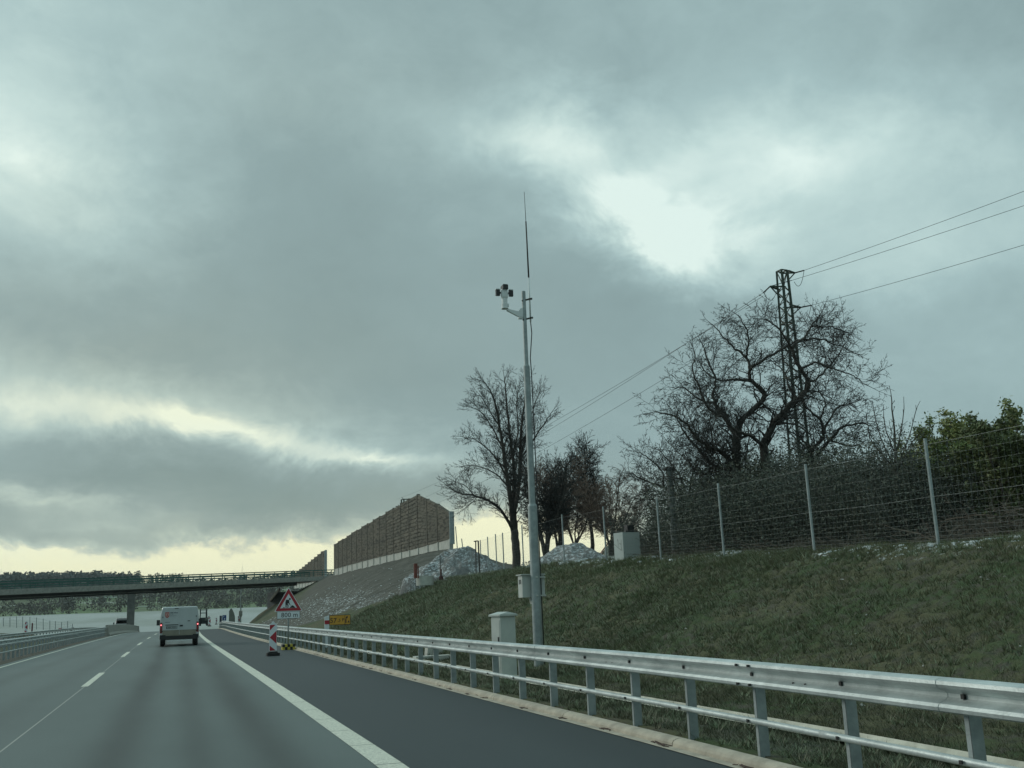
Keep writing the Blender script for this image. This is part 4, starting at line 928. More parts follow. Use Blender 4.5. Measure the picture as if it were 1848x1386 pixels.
# wooden pole
Yq = 32.0; a, b = at(1219, 992, Yq), at(1207, 845, Yq); r_ = empty('wooden_pole', a, 'grey wooden pole standing in the thicket behind the fence', 'pole'); mb = MB(); mb.tube([(0, 0, -.3), tuple((b-a)*.5), tuple(b-a)], [.13, .115, .10], 10); mb.build('pole', mat('weathered_wood', (.17, .19, .18), .9, 0, (.11, .12, .115), 5), r_)
mb = MB(); t_ = b-a; mb.box((t_.x, t_.y, t_.z-.05), (.35, .1, .08)); mb.build('crossarm', DARKST, r_)

# house gable far behind
Yh = 110; a, b, c_ = at(1098, 1004, Yh), at(1127, 1004, Yh), at(1131, 958, Yh)
root = empty('house', (c_.x, Yh, a.z-1), 'white rendered house with a red tiled roof far behind the trees', 'house', rz=rad(-20))
w = (c_.x-a.x)*2+.6; hz = at(1098, 993, Yh).z-(a.z-1); hp = c_.z-(a.z-1)
mb = MB(); mb.prism([(-w/2, 0), (w/2, 0), (w/2, hz), (w*.2, hp*.93), (-w*.2, hp*.93), (-w/2, hz)], 0, 9); mb.build('wall', mat('white_render', (.55, .55, .48), .9), root)
mb = MB()
for s_ in (-1, 1):
    V = [(s_*w/2*1.08, -.3, hz-.2), (s_*w/2*1.08, 9.3, hz-.2), (s_*w*.2, 9.3, hp*.98), (s_*w*.2, -.3, hp*.98), (s_*w/2*1.08, -.3, hz), (s_*w/2*1.08, 9.3, hz), (s_*w*.2, 9.3, hp*1.02), (s_*w*.2, -.3, hp*1.02)]
    mb.add(V, [(0, 1, 2, 3), (7, 6, 5, 4), (0, 4, 5, 1), (2, 6, 7, 3), (0, 3, 7, 4), (1, 5, 6, 2)])
mb.box((0, 4.5, hp*1.0), (w*.42, 9.6, .25)); mb.build('roof', mat('red_tiles', (.22, .08, .06), .8, 0, (.16, .06, .05), 2), root)
mb = MB(); q = at(1115.5, 989, Yh); mb.box(((q.x-c_.x)*.94, -.02, q.z-(a.z-1)), (.35, .08, .6)); mb.build('window', GLASS, root)

# ------------------------------------------------------------------ lattice pylons and lines
def pylon(base, top_w, bot_w, Ht, label, rz=0.0, seed=0):
    root = empty('lattice_pylon', base, label, 'pylon', None, rz); mb = MB(); nb = 15
    def cor(i, z): w = (bot_w+(top_w-bot_w)*z/Ht)/2; sx, sy = ((-1, -1), (1, -1), (1, 1), (-1, 1))[i]; return Vector((sx*w, sy*w, z))
    for i in range(4): mb.bar(cor(i, -1), cor(i, Ht), .13 if i == 1 else .10)
    mb.build('legs', GREENST, root); mb.n = 0
    mb = MB(); z = 0.0; zs = [0.0]; 
    while zs[-1] < Ht-.5: zs.append(zs[-1]+max(.36, .75-.02*len(zs)))
    zs[-1] = Ht
    for k in range(len(zs)-1):
        for i in range(4):
            j = (i+1) % 4; a, b = (i, j) if (k+i) % 2 else (j, i); mb.bar(cor(a, zs[k]), cor(b, zs[k+1]), .034)
    for z in (Ht, Ht-2.7*Ht/14, Ht-5.4*Ht/14+0):
        for i in range(4): mb.bar(cor(i, z), cor((i+1) % 4, z), .06)
    mb.build('lattice', GREENST, root)
    return root
PB = at(1441, 840, 45.0); PT_ = at(1411, 489, 45.0); gz = 3.1; HTP = PT_.z-gz
px0, py0 = PT_.x, 45.0
proot = pylon((px0, py0, gz), .38, .86, HTP, 'green steel lattice pylon carrying three wires above the gnarled tree', rad(8))
def arm(root, z, sgn, ln):
    mb = MB(); w = .25
    tip = Vector((sgn*(w+ln), 0, z+.02))
    for sy in (-1, 1): mb.bar((sgn*w, sy*w, z), tip, .06); mb.bar((sgn*w*.2, sy*w, z+.30 if False else z), tip, .05)
    mb.bar((sgn*w, 0, z-.55), tip, .05); mb.bar((sgn*(w+ln*.4), -.1, z), (sgn*(w+ln*.4), .1, z), .05); o = mb.build('crossarm', GREENST, root); return tip
zT = [HTP-.03, at(1411, 520, 45).z-gz, at(1414, 552, 45).z-gz]
tips = [arm(proot, zT[0], 1, .62), arm(proot, zT[1], -1, .62), arm(proot, zT[2], 1, .80)]
bpy.context.view_layer.update()
tw_ = [proot.matrix_world @ t for t in tips]
# ends of the insulator strings
endR = [at(1451, 488, 44.3), at(1429, 506, 44.6), at(1464, 551, 44.2)]
endL = [at(1377.5, 534, 45.8), at(1378, 528, 45.5), at(1398, 560, 46.0)]
def catenary(a, b, sag, n=24): return [Vector(a).lerp(Vector(b), t)-Vector((0, 0, 4*sag*t*(1-t))) for t in np.linspace(0, 1, n)]
mb = MB()
for i in range(3):
    e = endR[i]; mb.tube([tuple(proot.matrix_world.inverted() @ tw_[i]), tuple(proot.matrix_world.inverted() @ e)], .035 if i != 1 else .02, 6)
    e = endL[i]
    if i == 1: mb.tube([tuple(proot.matrix_world.inverted() @ tw_[i]), tuple(proot.matrix_world.inverted() @ e)], .035, 6)
mb.build('insulator_string', BLACK, proot)
WR = mat('wire', (.05, .055, .055), .5, .3)
tgtR = [at(1848, 347, 33.5), at(1848, 373, 33.5), at(1848, 444, 33.2)]
p2y = 150; p2 = at(730, 905, p2y)
for i in range(3):
    a = endR[i]; b = tgtR[i]; d = (b-a); far = a+d*4.0
    mb = MB(); pts = [a.lerp(far, t)+Vector((0, 0, 2.2*t*t*4/3-.55*t)) for t in np.linspace(0, 1, 30)]
    # passes through the aimed point at a quarter of the span
    mb.tube([tuple(q-a) for q in pts], .011, 5); o = mb.build('power_line', WR); o.location = a; tag(o, ['topmost wire running from the pylon to the upper right', 'second wire from the pylon to the right, just below the topmost', 'lowest wire running right from the lower pylon arm'][i], 'wire', 'wires right of the pylon')
    a = endL[i]; bb = p2+Vector((1.2*(i-1), 0, -1.0*i+.3)); mid = [at(1010, 775, 70), at(1008, 777, 70), at(1022, 801, 70)][i]
    s_ = .9; mb = MB(); L_ = [q-a for q in catenary(a, bb, s_)]
    mb.tube([tuple(q) for q in L_], .012, 5); o = mb.build('power_line', WR); o.location = a; tag(o, ['upper wire running left from the pylon down behind the trees', 'wire just beside the upper one running left from the pylon', 'lower faint wire running left behind the gnarled tree'][i], 'wire', 'wires left of the pylon')
for k_, (a, b, dd) in enumerate([(tw_[0]+Vector((-.1, 0, -.5)), endR[0], .5), (endL[1], tw_[1]+Vector((.35, 0, -.25)), .45), (tw_[2]+Vector((-.3, 0, -.45)), endR[2], .6)]):
    mb = MB(); inv = proot.matrix_world.inverted(); mb.tube([tuple(inv @ q) for q in catenary(a, b, dd, 10)], .014, 5); mb.build('jumper_wire', WR, proot)
# far pylon behind the noise wall
a = at(724, 901, 150); b = at(741, 901, 150); c_ = at(714, 914, 150); r_ = empty('lattice_pylon', (at(729, 905, 150).x, 150, 4.5), 'small pylon head showing above the left part of the noise wall', 'pylon')
o_ = r_.location; mb = MB(); x0, x1 = at(725, 901, 150).x-o_.x, at(729.5, 901, 150).x-o_.x; zt = a.z-o_.z
for x in (x0, x1):
    for y in (0, .5): mb.bar((x, y, 0), (x, y, zt), .10)
z = 0
while z < zt-.5: mb.bar((x0, 0, z), (x1, 0, z+.5), .05); mb.bar((x1, 0, z+.5), (x0, 0, z+1), .05); z += 1.0
mb.build('mast', GREENST, r_)
mb = MB(); mb.bar((x0, 0, zt), (b.x-o_.x, 0, zt), .14); mb.build('crossarm', GREENST, r_)
mb = MB(); mb.bar((c_.x-o_.x, 0, c_.z-o_.z), (x1, 0, c_.z-o_.z), .12); mb.bar((c_.x-o_.x+.4, 0, c_.z-o_.z), (c_.x-o_.x+.4, 0, c_.z-o_.z+.25), .08); mb.build('crossarm', GREENST, r_)

# ------------------------------------------------------------------ trees
def rvec(rn):
    while True:
        x, y, z = rn.uniform(-1, 1), rn.uniform(-1, 1), rn.uniform(-1, 1); l = x*x+y*y+z*z
        if .01 < l < 1: l = math.sqrt(l); return x/l, y/l, z/l
class Tree:
    def __init__(s, seed, rs_=.7): s.rn = random.Random(seed); s.a = []; s.tips = []; s.rs = rs_
    def branch(s, p, d, Ln, r, lev, S):
        """S: list per level of dict(seg, wig, up, gap, ang, ratio, taper, start)"""
        rn = s.rn; q = S[lev]; n = max(2, int(Ln/q['seg'])); st = Ln/n; r1 = max(r*q.get('taper', .35), S[-1].get('rmin', .004))
        nxt = rn.uniform(.3, 1)*q['gap']+q.get('start', .15)*Ln; run = 0.0
        for i in range(n):
            wx_, wy_, wz_ = rvec(rn); w = q['wig']
            dx, dy, dz = d[0]+wx_*w, d[1]+wy_*w, d[2]+wz_*w+q['up']; l = math.sqrt(dx*dx+dy*dy+dz*dz); d = (dx/l, dy/l, dz/l)
            e = (p[0]+d[0]*st, p[1]+d[1]*st, p[2]+d[2]*st); ra = r+(r1-r)*i/n; rb = r+(r1-r)*(i+1)/n
            s.a.append((p, e, ra, rb)); p = e; run += st
            while lev+1 < len(S) and run > nxt:
                s.side(p, d, Ln, rb, lev, S, run/Ln); nxt += q['gap']*rn.uniform(.6, 1.4)
        if lev+1 < len(S): s.branch(p, d, Ln*q['ratio']*rn.uniform(.5, .9), max(r1*.9, S[-1].get('rmin', .004)), lev+1, S)
        else: s.tips.append(p)
    def side(s, p, d, Ln, r, lev, S, f):
        rn = s.rn; q = S[lev]; v = rvec(rn); dot = v[0]*d[0]+v[1]*d[1]+v[2]*d[2]
        v = (v[0]-dot*d[0], v[1]-dot*d[1], v[2]-dot*d[2]); l = math.sqrt(v[0]**2+v[1]**2+v[2]**2)+1e-6
        a = rad(q['ang'])*rn.uniform(.7, 1.25); c, sn_ = math.cos(a), math.sin(a)
        nd_ = (d[0]*c+v[0]/l*sn_, d[1]*c+v[1]/l*sn_, d[2]*c+v[2]/l*sn_+q.get('lift', .1))
        l = math.sqrt(sum(k*k for k in nd_)); nd_ = (nd_[0]/l, nd_[1]/l, nd_[2]/l)
        s.branch(p, nd_, Ln*q['ratio']*(1-.45*f)*rn.uniform(.6, 1.2), max(r*q.get('rr', .55), S[-1].get('rmin', .004)), lev+1, S)
    def limb(s, mb, pts, r0, r1, S, lev=0, dens=1.0, start=.1, n=9, mi=0, Ls=None, jit=.03):
        """a limb laid out by hand; side branches grow from it"""
        rn = s.rn; pts = [Vector(p) for p in pts]; out = []
        for i in range(len(pts)-1):   # Catmull-Rom
            p0 = pts[max(i-1, 0)]; p1 = pts[i]; p2 = pts[i+1]; p3 = pts[min(i+2, len(pts)-1)]; k = 4
            for t in np.linspace(0, 1, k, endpoint=False):
                out.append(.5*((2*p1)+(-p0+p2)*t+(2*p0-5*p1+4*p2-p3)*t*t+(-p0+3*p1-3*p2+p3)*t**3))
        out.append(pts[-1]); L_ = sum((out[i+1]-out[i]).length for i in range(len(out)-1))
        out = [out[0]]+[o+Vector(rvec(rn))*jit for o in out[1:]]
        r0 *= s.rs; r1 *= max(s.rs, .7); rr = [r0+(r1-r0)*(i/(len(out)-1))**.8 for i in range(len(out))]; mb.tube(out, rr, n, mi)
        q = S[lev]; run = 0; nxt = start*L_; 
        for i in range(len(out)-1):
            d = out[i+1]-out[i]; sl = d.length; d = d.normalized()
            while run+sl > nxt:
                f = (nxt-run)/sl; p = out[i].lerp(out[i+1], f); s.side(tuple(p), tuple(d), Ls or q['L'], rr[i]*.8, lev, S, min(.9, nxt/L_*.5)); nxt += q['gap']/dens*rn.uniform(.5, 1.5)
            run += sl
        s.branch(tuple(out[-1]), tuple((out[-1]-out[-2]).normalized()), (Ls or q['L'])*.38, r1, lev+1, S)
    def flush(s, mb, mi=0, thr=.018):
        a = np.array([(*p, *e, x, y) for p, e, x, y in s.a]); big = a[:, 6] > thr
        for m, n in ((big, 6), (~big, 3)):
            b = a[m]; 
            if len(b): mb.segs(b[:, :3], b[:, 3:6], b[:, 6], b[:, 7], n, mi)
def pxl(L, Y, dy=None):
    out = []
    for i, q in enumerate(L):
        yy = Y+(dy[i] if dy else 0); out.append(at(q[0], q[1], yy))
    return out
GN = [dict(L=1.45, seg=.2, wig=.30, up=.02, gap=.092, ang=58, ratio=.60, taper=.4, rr=.40, lift=.10),
      dict(seg=.14, wig=.30, up=.01, gap=.095, ang=52, ratio=.55, taper=.4, rr=.50, lift=.08),
      dict(seg=.10, wig=.30, up=-.02, gap=.07, ang=45, ratio=.60, taper=.5, rr=.6, lift=.05),
      dict(seg=.09, wig=.28, up=-.03, gap=9, ang=45, ratio=.6, taper=.6, rmin=.0055)]
TW = mat('fine_bark', (.040, .040, .036), .9)
def finish_tree(root_name, label, base, tr, mb, group=None, leafmb=None):
    root = empty(root_name, base, label, 'tree', group); b = np.array(base)
    mb.v = [v-b for v in mb.v]; mb.build('trunk', BARK, root, smooth=True)
    m2 = MB(); tr.flush(m2); m2.v = [v-b for v in m2.v]; m2.build('crown', TW, root); return root

# gnarled old tree (two stems) in front of the pylon
Yt = 31.0
tr = Tree(11, .95); mb = MB(); base = at(1328, 960, Yt); base.z = Hf(base.x, base.y)-.2
tr.limb(mb, [base]+pxl([(1329, 880), (1328, 827), (1330, 790)], Yt), .20, .15, GN, dens=.3, start=.7)
for pts, dy, r0, r1 in [
    ([(1330, 800), (1334, 766), (1374, 724), (1376, 704), (1356, 688), (1354, 668), (1378, 649), (1414, 629), (1440, 612)], [0, 0, -.2, -.3, -.3, -.4, -.5, -.6, -.6], .12, .03),
    ([(1356, 688), (1326, 684), (1297, 686), (1270, 670)], [-.3, -.2, 0, .2], .055, .02),
    ([(1330, 790), (1308, 752), (1291, 728), (1287, 708), (1291, 684), (1272, 640)], [0, .3, .6, .8, .9, 1.0], .10, .025),
    ([(1354, 668), (1346, 645), (1326, 629), (1307, 609), (1290, 590)], [-.4, 0, .3, .5, .7], .06, .018),
    ([(1346, 645), (1352, 615), (1345, 590), (1335, 572)], [0, -.5, -.9, -1.2], .04, .015),
    ([(1322, 835), (1300, 815), (1279, 807), (1250, 783), (1239, 764), (1207, 748), (1180, 742)], [0, -.4, -.7, -1, -1.2, -1.4, -1.5], .10, .015),
    ([(1330, 850), (1290, 840), (1262, 812), (1240, 790), (1225, 760), (1222, 735)], [0, .5, .9, 1.2, 1.4, 1.6], .08, .015),
    ([(1308, 752), (1280, 740), (1262, 700), (1250, 668), (1255, 640)], [.3, -.3, -.8, -1, -1.3], .06, .015),
    ([(1291, 728), (1262, 722), (1236, 700), (1215, 700)], [.6, .9, 1.3, 1.5], .05, .015),
    ([(1318, 900), (1290, 850), (1262, 795), (1238, 735)], [0, .8, 1.2, 1.6], .035, .012), ([(1320, 900), (1300, 840), (1285, 790), (1280, 745)], [0, -.6, -.9, -1.2], .035, .012), ([(1312, 905), (1275, 868), (1240, 830), (1205, 800)], [0, .6, 1.1, 1.6], .035, .012),
    ([(1335, 900), (1345, 840), (1352, 790), (1362, 755)], [0, -.5, -.8, -1], .035, .012), ([(1310, 910), (1262, 880), (1222, 862), (1195, 860)], [0, .3, .6, .9], .03, .012), ([(1330, 900), (1318, 850), (1312, 800), (1318, 745)], [0, 1, 1.5, 2], .03, .012)]:
    tr.limb(mb, pxl(pts, Yt, dy), r0, r1, GN)
finish_tree('gnarled_tree', 'large gnarled bare tree with twisted limbs, left of and reaching across the pylon', base, tr, mb)
tr = Tree(12, .95); mb = MB(); base = at(1386, 960, Yt-1); base.z = Hf(base.x, base.y)-.2
tr.limb(mb, [base]+pxl([(1384, 880), (1382, 839), (1378, 800)], Yt-1), .20, .15, GN, dens=.3, start=.7)
for pts, dy, r0, r1 in [
    ([(1378, 805), (1398, 764), (1426, 732), (1453, 708), (1458, 690), (1445, 665), (1430, 629), (1452, 610), (1462, 590), (1480, 570)], [0, -.2, -.4, -.6, -.8, -.9, -1, -1, -1, -1], .14, .02),
    ([(1445, 665), (1470, 655), (1497, 664), (1525, 672), (1545, 682), (1566, 696)], [-.9, -1.2, -1.4, -1.6, -1.8, -2], .045, .012),
    ([(1452, 612), (1480, 612), (1510, 622), (1540, 635)], [-1, -.5, 0, .3], .04, .012),
    ([(1458, 690), (1478, 680), (1505, 650), (1530, 615)], [-.8, -.2, .4, .8], .05, .012),
    ([(1430, 629), (1410, 600), (1390, 580), (1372, 575)], [-1, -1.3, -1.5, -1.7], .045, .012),
    ([(1462, 590), (1500, 590), (1530, 600)], [-1, -.7, -.3], .03, .012),
    ([(1378, 805), (1350, 785), (1325, 775), (1300, 750), (1285, 770)], [0, -.5, -.8, -1, -1.2], .08, .015),
    ([(1398, 764), (1420, 765), (1445, 770), (1465, 790)], [-.2, -.6, -1, -1.3], .05, .015),
    ([(1440, 720), (1425, 700), (1415, 670), (1395, 655)], [-.5, .3, .8, 1.2], .05, .015)]:
    tr.limb(mb, pxl(pts, Yt-1, dy), r0, r1, GN)
finish_tree('gnarled_tree', 'gnarled bare tree whose thick limb bends across the pylon to the right', base, tr, mb)
tr = Tree(13, .9); mb = MB(); base = at(1472, 960, 29.0); base.z = Hf(base.x, base.y)-.2
tr.limb(mb, [base]+pxl([(1470, 870), (1467, 831)], 29), .15, .12, GN, dens=.4, start=.7)
for pts, dy, r0, r1 in [([(1467, 835), (1466, 811), (1485, 787), (1479, 756), (1457, 738), (1450, 725)], [0, -.2, -.4, -.5, -.6, -.8], .09, .02),
    ([(1469, 833), (1497, 795), (1521, 772), (1556, 764), (1575, 770)], [0, -.3, -.6, -.9, -1.1], .08, .015), ([(1485, 787), (1500, 750), (1520, 730), (1545, 735)], [-.4, 0, .4, .7], .05, .015),
    ([(1466, 811), (1445, 790), (1430, 770)], [-.2, .3, .8], .05, .015), ([(1497, 795), (1530, 805), (1560, 800)], [-.3, .3, .6], .04, .015), ([(1479, 756), (1490, 730), (1480, 712)], [-.5, -.9, -1.2], .04, .015)]:
    tr.limb(mb, pxl(pts, 29, dy), r0, r1, GN, Ls=1.35)
finish_tree('gnarled_tree', 'smaller crooked bare tree standing right of the pylon foot', base, tr, mb)
tr = Tree(14, .9); mb = MB(); base = at(1255, 985, 36.0); base.z = Hf(base.x, base.y)-.2
tr.limb(mb, [base]+pxl([(1250, 930), (1239, 899)], 36), .13, .10, GN, dens=.4, start=.7)
for pts, dy, r0, r1 in [([(1239, 900), (1215, 891), (1199, 879), (1195, 851), (1172, 827), (1150, 815)], [0]*6, .08, .015), ([(1235, 880), (1225, 855), (1210, 835), (1190, 812)], [0, .3, .6, .9], .06, .015),
    ([(1199, 879), (1175, 872), (1150, 860), (1135, 852)], [0, .3, .5, .7], .05, .015), ([(1239, 899), (1250, 860), (1245, 830)], [0, -.5, -.8], .05, .015), ([(1225, 893), (1190, 905), (1160, 900), (1140, 915)], [0, .8, 1.4, 2], .05, .015)]:
    tr.limb(mb, pxl(pts, 36, dy), r0, r1, GN, Ls=1.7)
finish_tree('crooked_tree', 'low crooked bare tree reaching left around the wooden pole', base, tr, mb)

# tall lime with upswept limbs (left of the mast)
LI = [dict(L=2.1, seg=.3, wig=.18, up=.05, gap=.105, ang=44, ratio=.50, taper=.4, rr=.35, lift=.18),
      dict(seg=.25, wig=.22, up=.03, gap=.11, ang=45, ratio=.55, taper=.4, rr=.45, lift=.1),
      dict(seg=.16, wig=.26, up=.02, gap=.10, ang=40, ratio=.60, taper=.5, rr=.55, lift=.06),
      dict(seg=.16, wig=.24, up=.0, gap=9, ang=40, ratio=.6, taper=.6, rmin=.0070)]
Yl = 65
tr = Tree(21); mb = MB(); base = at(932, 1028, Yl); base.z -= .5
tr.limb(mb, [base]+pxl([(931, 990), (928, 955), (925, 925)], Yl), .42, .33, LI, dens=.2, start=.8)
for pts, dy, r0, r1 in [
    ([(926, 930), (917, 870), (908, 810), (900, 760), (893, 725), (882, 700), (872, 688)], [0, -.5, -.8, -1, -1.2, -1.3, -1.4], .24, .03),
    ([(926, 920), (928, 860), (922, 800), (916, 745), (912, 700), (910, 682)], [0, .5, 1, 1.3, 1.5, 1.6], .24, .03),
    ([(924, 940), (936, 880), (938, 820), (942, 760), (950, 710), (952, 690)], [0, -.4, -.6, -.9, -1.1, -1.2], .22, .03),
    ([(936, 860), (945, 800), (962, 740), (975, 705)], [0, .5, 1.2, 1.6], .12, .03), ([(938, 830), (965, 790), (985, 760), (995, 745)], [-.6, -1.2, -1.6, -2], .10, .03),
    ([(908, 810), (890, 775), (870, 745), (850, 735)], [-.8, 0, .6, 1], .10, .02), ([(902, 770), (880, 735), (866, 712)], [-1, -1.8, -2.4], .08, .02),
    ([(915, 860), (890, 820), (860, 795), (838, 790)], [-.5, -1.4, -2, -2.4], .10, .02), ([(918, 880), (895, 855), (865, 842), (840, 840)], [-.2, .8, 1.4, 1.8], .09, .02),
    ([(927, 960), (908, 925), (885, 905), (858, 895), (830, 890), (812, 880)], [0, -.6, -1, -1.3, -1.6, -1.8], .17, .03), ([(880, 902), (855, 905), (835, 920)], [-1, -1.6, -2], .05, .02), ([(856, 894), (838, 875), (820, 870)], [-1.3, -.5, 0], .05, .02),
    ([(920, 830), (935, 780), (932, 730), (935, 700)], [1, 1.8, 2.2, 2.5], .10, .02)]:
    tr.limb(mb, pxl(pts, Yl, dy), r0, r1, LI)
finish_tree('tall_tree', 'tallest bare tree with several upswept stems and a long drooping left limb, behind the mast', base, tr, mb)
# brown twiggy trees and the conical tree
def proc_tree(name, label, px, pyb, pyt, Y, seed, stems, spread, S, tm, r0=.22, group=None, fork=.12, Ls=2.4, dens=1.0):
    tr = Tree(seed); mb = MB(); base = at(px, pyb, Y); top = at(px, pyt, Y); Hh = top.z-base.z; base.z -= .4; rn = random.Random(seed)
    cols = [base, base+Vector((0, 0, Hh*fork))]
    for i in range(stems):
        a = i*2.4+rn.uniform(-.4, .4); sp = spread*(0 if stems == 1 else rn.uniform(.35, 1)); hh = Hh*(1.0-.35*(sp/spread if stems > 1 else 0))
        pts = [cols[0]+Vector((.1*math.cos(a), .1*math.sin(a), 0)), cols[1]+Vector((.15*math.cos(a), .15*math.sin(a), 0))]
        for f in (.3, .5, .7, .88): pts.append(base+Vector((math.cos(a)*sp*f, math.sin(a)*sp*f, hh*(fork+(1-fork)*f)))+Vector(rvec(rn))*Hh*.02)
        tr.limb(mb, pts, r0*(1 if stems < 3 else .7), .03, S, start=.25, Ls=Ls, dens=dens)
    root = empty(name, base, label, 'tree', group); b = np.array(base)
    mb.v = [v-b for v in mb.v]; mb.build('trunk', BARK, root, smooth=True)
    m2 = MB(); tr.flush(m2); m2.v = [v-b for v in m2.v]; m2.build('crown', tm, root); return tr
DN = [dict(L=2.2, seg=.25, wig=.22, up=.03, gap=.10, ang=52, ratio=.50, taper=.4, rr=.35, lift=.15), dict(seg=.2, wig=.26, up=.03, gap=.11, ang=45, ratio=.55, taper=.4, rr=.5, lift=.1),
      dict(seg=.16, wig=.26, up=.01, gap=.10, ang=42, ratio=.6, taper=.5, rr=.6, lift=.05), dict(seg=.15, wig=.24, up=0, gap=9, ang=40, ratio=.6, taper=.6, rmin=.010)]
proc_tree('bare_tree', 'dense dark bare tree immediately right of the mast', 985, 1000, 770, 60, 31, 6, 2.6, DN, TW, .25, Ls=2.1, dens=1.5)
proc_tree('bare_tree', 'multi-stemmed bare tree behind the snow-dusted heap', 1010, 1000, 775, 63, 32, 5, 2.9, DN, TWIGR, .22, dens=1.4)
proc_tree('bare_tree', 'conical bare tree with a straight trunk above the right gravel heap', 1066, 990, 790, 64, 33, 1, .6, DN, TW, .24, Ls=3.2, dens=2.3)
proc_tree('bare_tree', 'round reddish brown twiggy tree left of the concrete block', 1103, 990, 825, 60, 34, 7, 3.2, DN, TWIGR, .16, Ls=2.1, dens=1.4)
proc_tree('bare_tree', 'small brown-leaved tree between the two trunks', 1038, 990, 820, 66, 35, 6, 2.8, DN, TWIGR, .14, Ls=1.7)
proc_tree('bare_tree', 'pale grey sapling thicket left of the crooked tree', 1172, 990, 905, 46, 36, 6, 2.6, DN, TW, .08, Ls=1.4)
# young straight sapling between thicket and green bushes
SP_ = [dict(L=1.8, seg=.2, wig=.06, up=.03, gap=.35, ang=34, ratio=.35, taper=.3, rr=.45, lift=.0), dict(seg=.15, wig=.10, up=.05, gap=.22, ang=35, ratio=.5, taper=.4, rr=.5), dict(seg=.1, wig=.1, up=0, gap=9, ang=30, ratio=.5, taper=.6, rmin=.0075)]
tr = Tree(41); mb = MB(); Ys = 21.5; base = at(1628, 960, Ys); base.z = Hf(base.x, base.y)-.2
tr.limb(mb, [base]+pxl([(1618, 850), (1613, 770), (1608, 715)], Ys), .075, .016, SP_, start=.55, Ls=.55, jit=.01)
for pts in ([(1619, 850), (1590, 790), (1576, 738)], [(1619, 845), (1640, 790), (1655, 735)], [(1618, 825), (1600, 780), (1594, 745)], [(1620, 848), (1645, 800), (1670, 770)], [(1617, 815), (1628, 770), (1632, 730)], [(1619, 850), (1575, 800), (1565, 760)]):
    tr.limb(mb, pxl(pts, Ys, [0, .2, .3]), .03, .012, SP_, start=.2, Ls=.45, jit=.01)
finish_tree('young_tree', 'thin young bare tree rising between the thicket and the green bushes', base, tr, mb)

# dark thicket behind the fence: every shrub a thing, from a few grown shapes
def shrub_shape(seed, Hh, w, n, S, Ls):
    tr = Tree(seed); mb = MB(); rn = random.Random(seed)
    for i in range(n):
        a = rn.uniform(0, 6.28); rr_ = rn.uniform(0, .9)*w*.5; b = Vector((math.cos(a)*rr_*.6, math.sin(a)*rr_*.6, -.1)); t = Vector((math.cos(a)*rr_*1.1, math.sin(a)*rr_*1.1, Hh*rn.uniform(.55, .95)))
        pts = [b.lerp(t, f)+Vector(rvec(rn))*.12 for f in (0, .3, .6, 1)]; tr.limb(mb, pts, rn.uniform(.02, .045), .010, S, start=.05, Ls=Ls, n=5)
    return tr, mb
TH = [dict(L=.9, seg=.15, wig=.30, up=.02, gap=.12, ang=60, ratio=.55, taper=.4, rr=.4, lift=.05), dict(seg=.12, wig=.3, up=0, gap=.10, ang=50, ratio=.55, taper=.5, rr=.6), dict(seg=.1, wig=.3, up=-.02, gap=9, ang=45, ratio=.6, taper=.6, rmin=.0065)]
THM = mat('thicket_twig', (.085, .100, .090), .95, 0, (.13, .135, .115), 1.2)
shapes = []
for sd_, hh, w, n in ((51, 3.2, 3.0, 13), (52, 2.7, 3.4, 14), (53, 3.6, 2.8, 13)):
    tr, mb = shrub_shape(sd_, hh, w, n, TH, .9)
    # withered leaves that make the lower part opaque
    rs = np.random.default_rng(sd_); k = 9000; a = rs.uniform(0, 6.28, k); r_ = np.sqrt(rs.uniform(0, 1, k))*w*.62; zz = rs.beta(1.3, 1.8, k)*hh
    c0 = np.stack([np.cos(a)*r_, np.sin(a)*r_, zz], 1); d1 = rs.normal(size=(k, 3)); d1 /= np.linalg.norm(d1, axis=1)[:, None]; d2 = np.cross(d1, rs.normal(size=(k, 3))); d2 /= np.linalg.norm(d2, axis=1)[:, None]; s_ = rs.uniform(.02, .05, k)[:, None]
    V = np.stack([c0-d1*s_, c0+d2*s_*.5, c0+d1*s_, c0-d2*s_*.5], 1).reshape(-1, 3); lf = MB().add(V, np.arange(k*4).reshape(-1, 4))
    m2 = MB(); tr.flush(m2); m2.v += mb.v; off = m2.n; m2.f += [(np.asarray(F_)+off, 0) for F_, _ in mb.f]
    ob = m2.build('stems', THM, None); ol = lf.build('withered_leaves', mat('withered_leaf', (.065, .085, .068), .95, 0, (.11, .112, .080), 1.2), None)
    shapes.append((ob.data, ol.data)); bpy.data.objects.remove(ob); bpy.data.objects.remove(ol)
rn = random.Random(99); idx = 0
THP = []
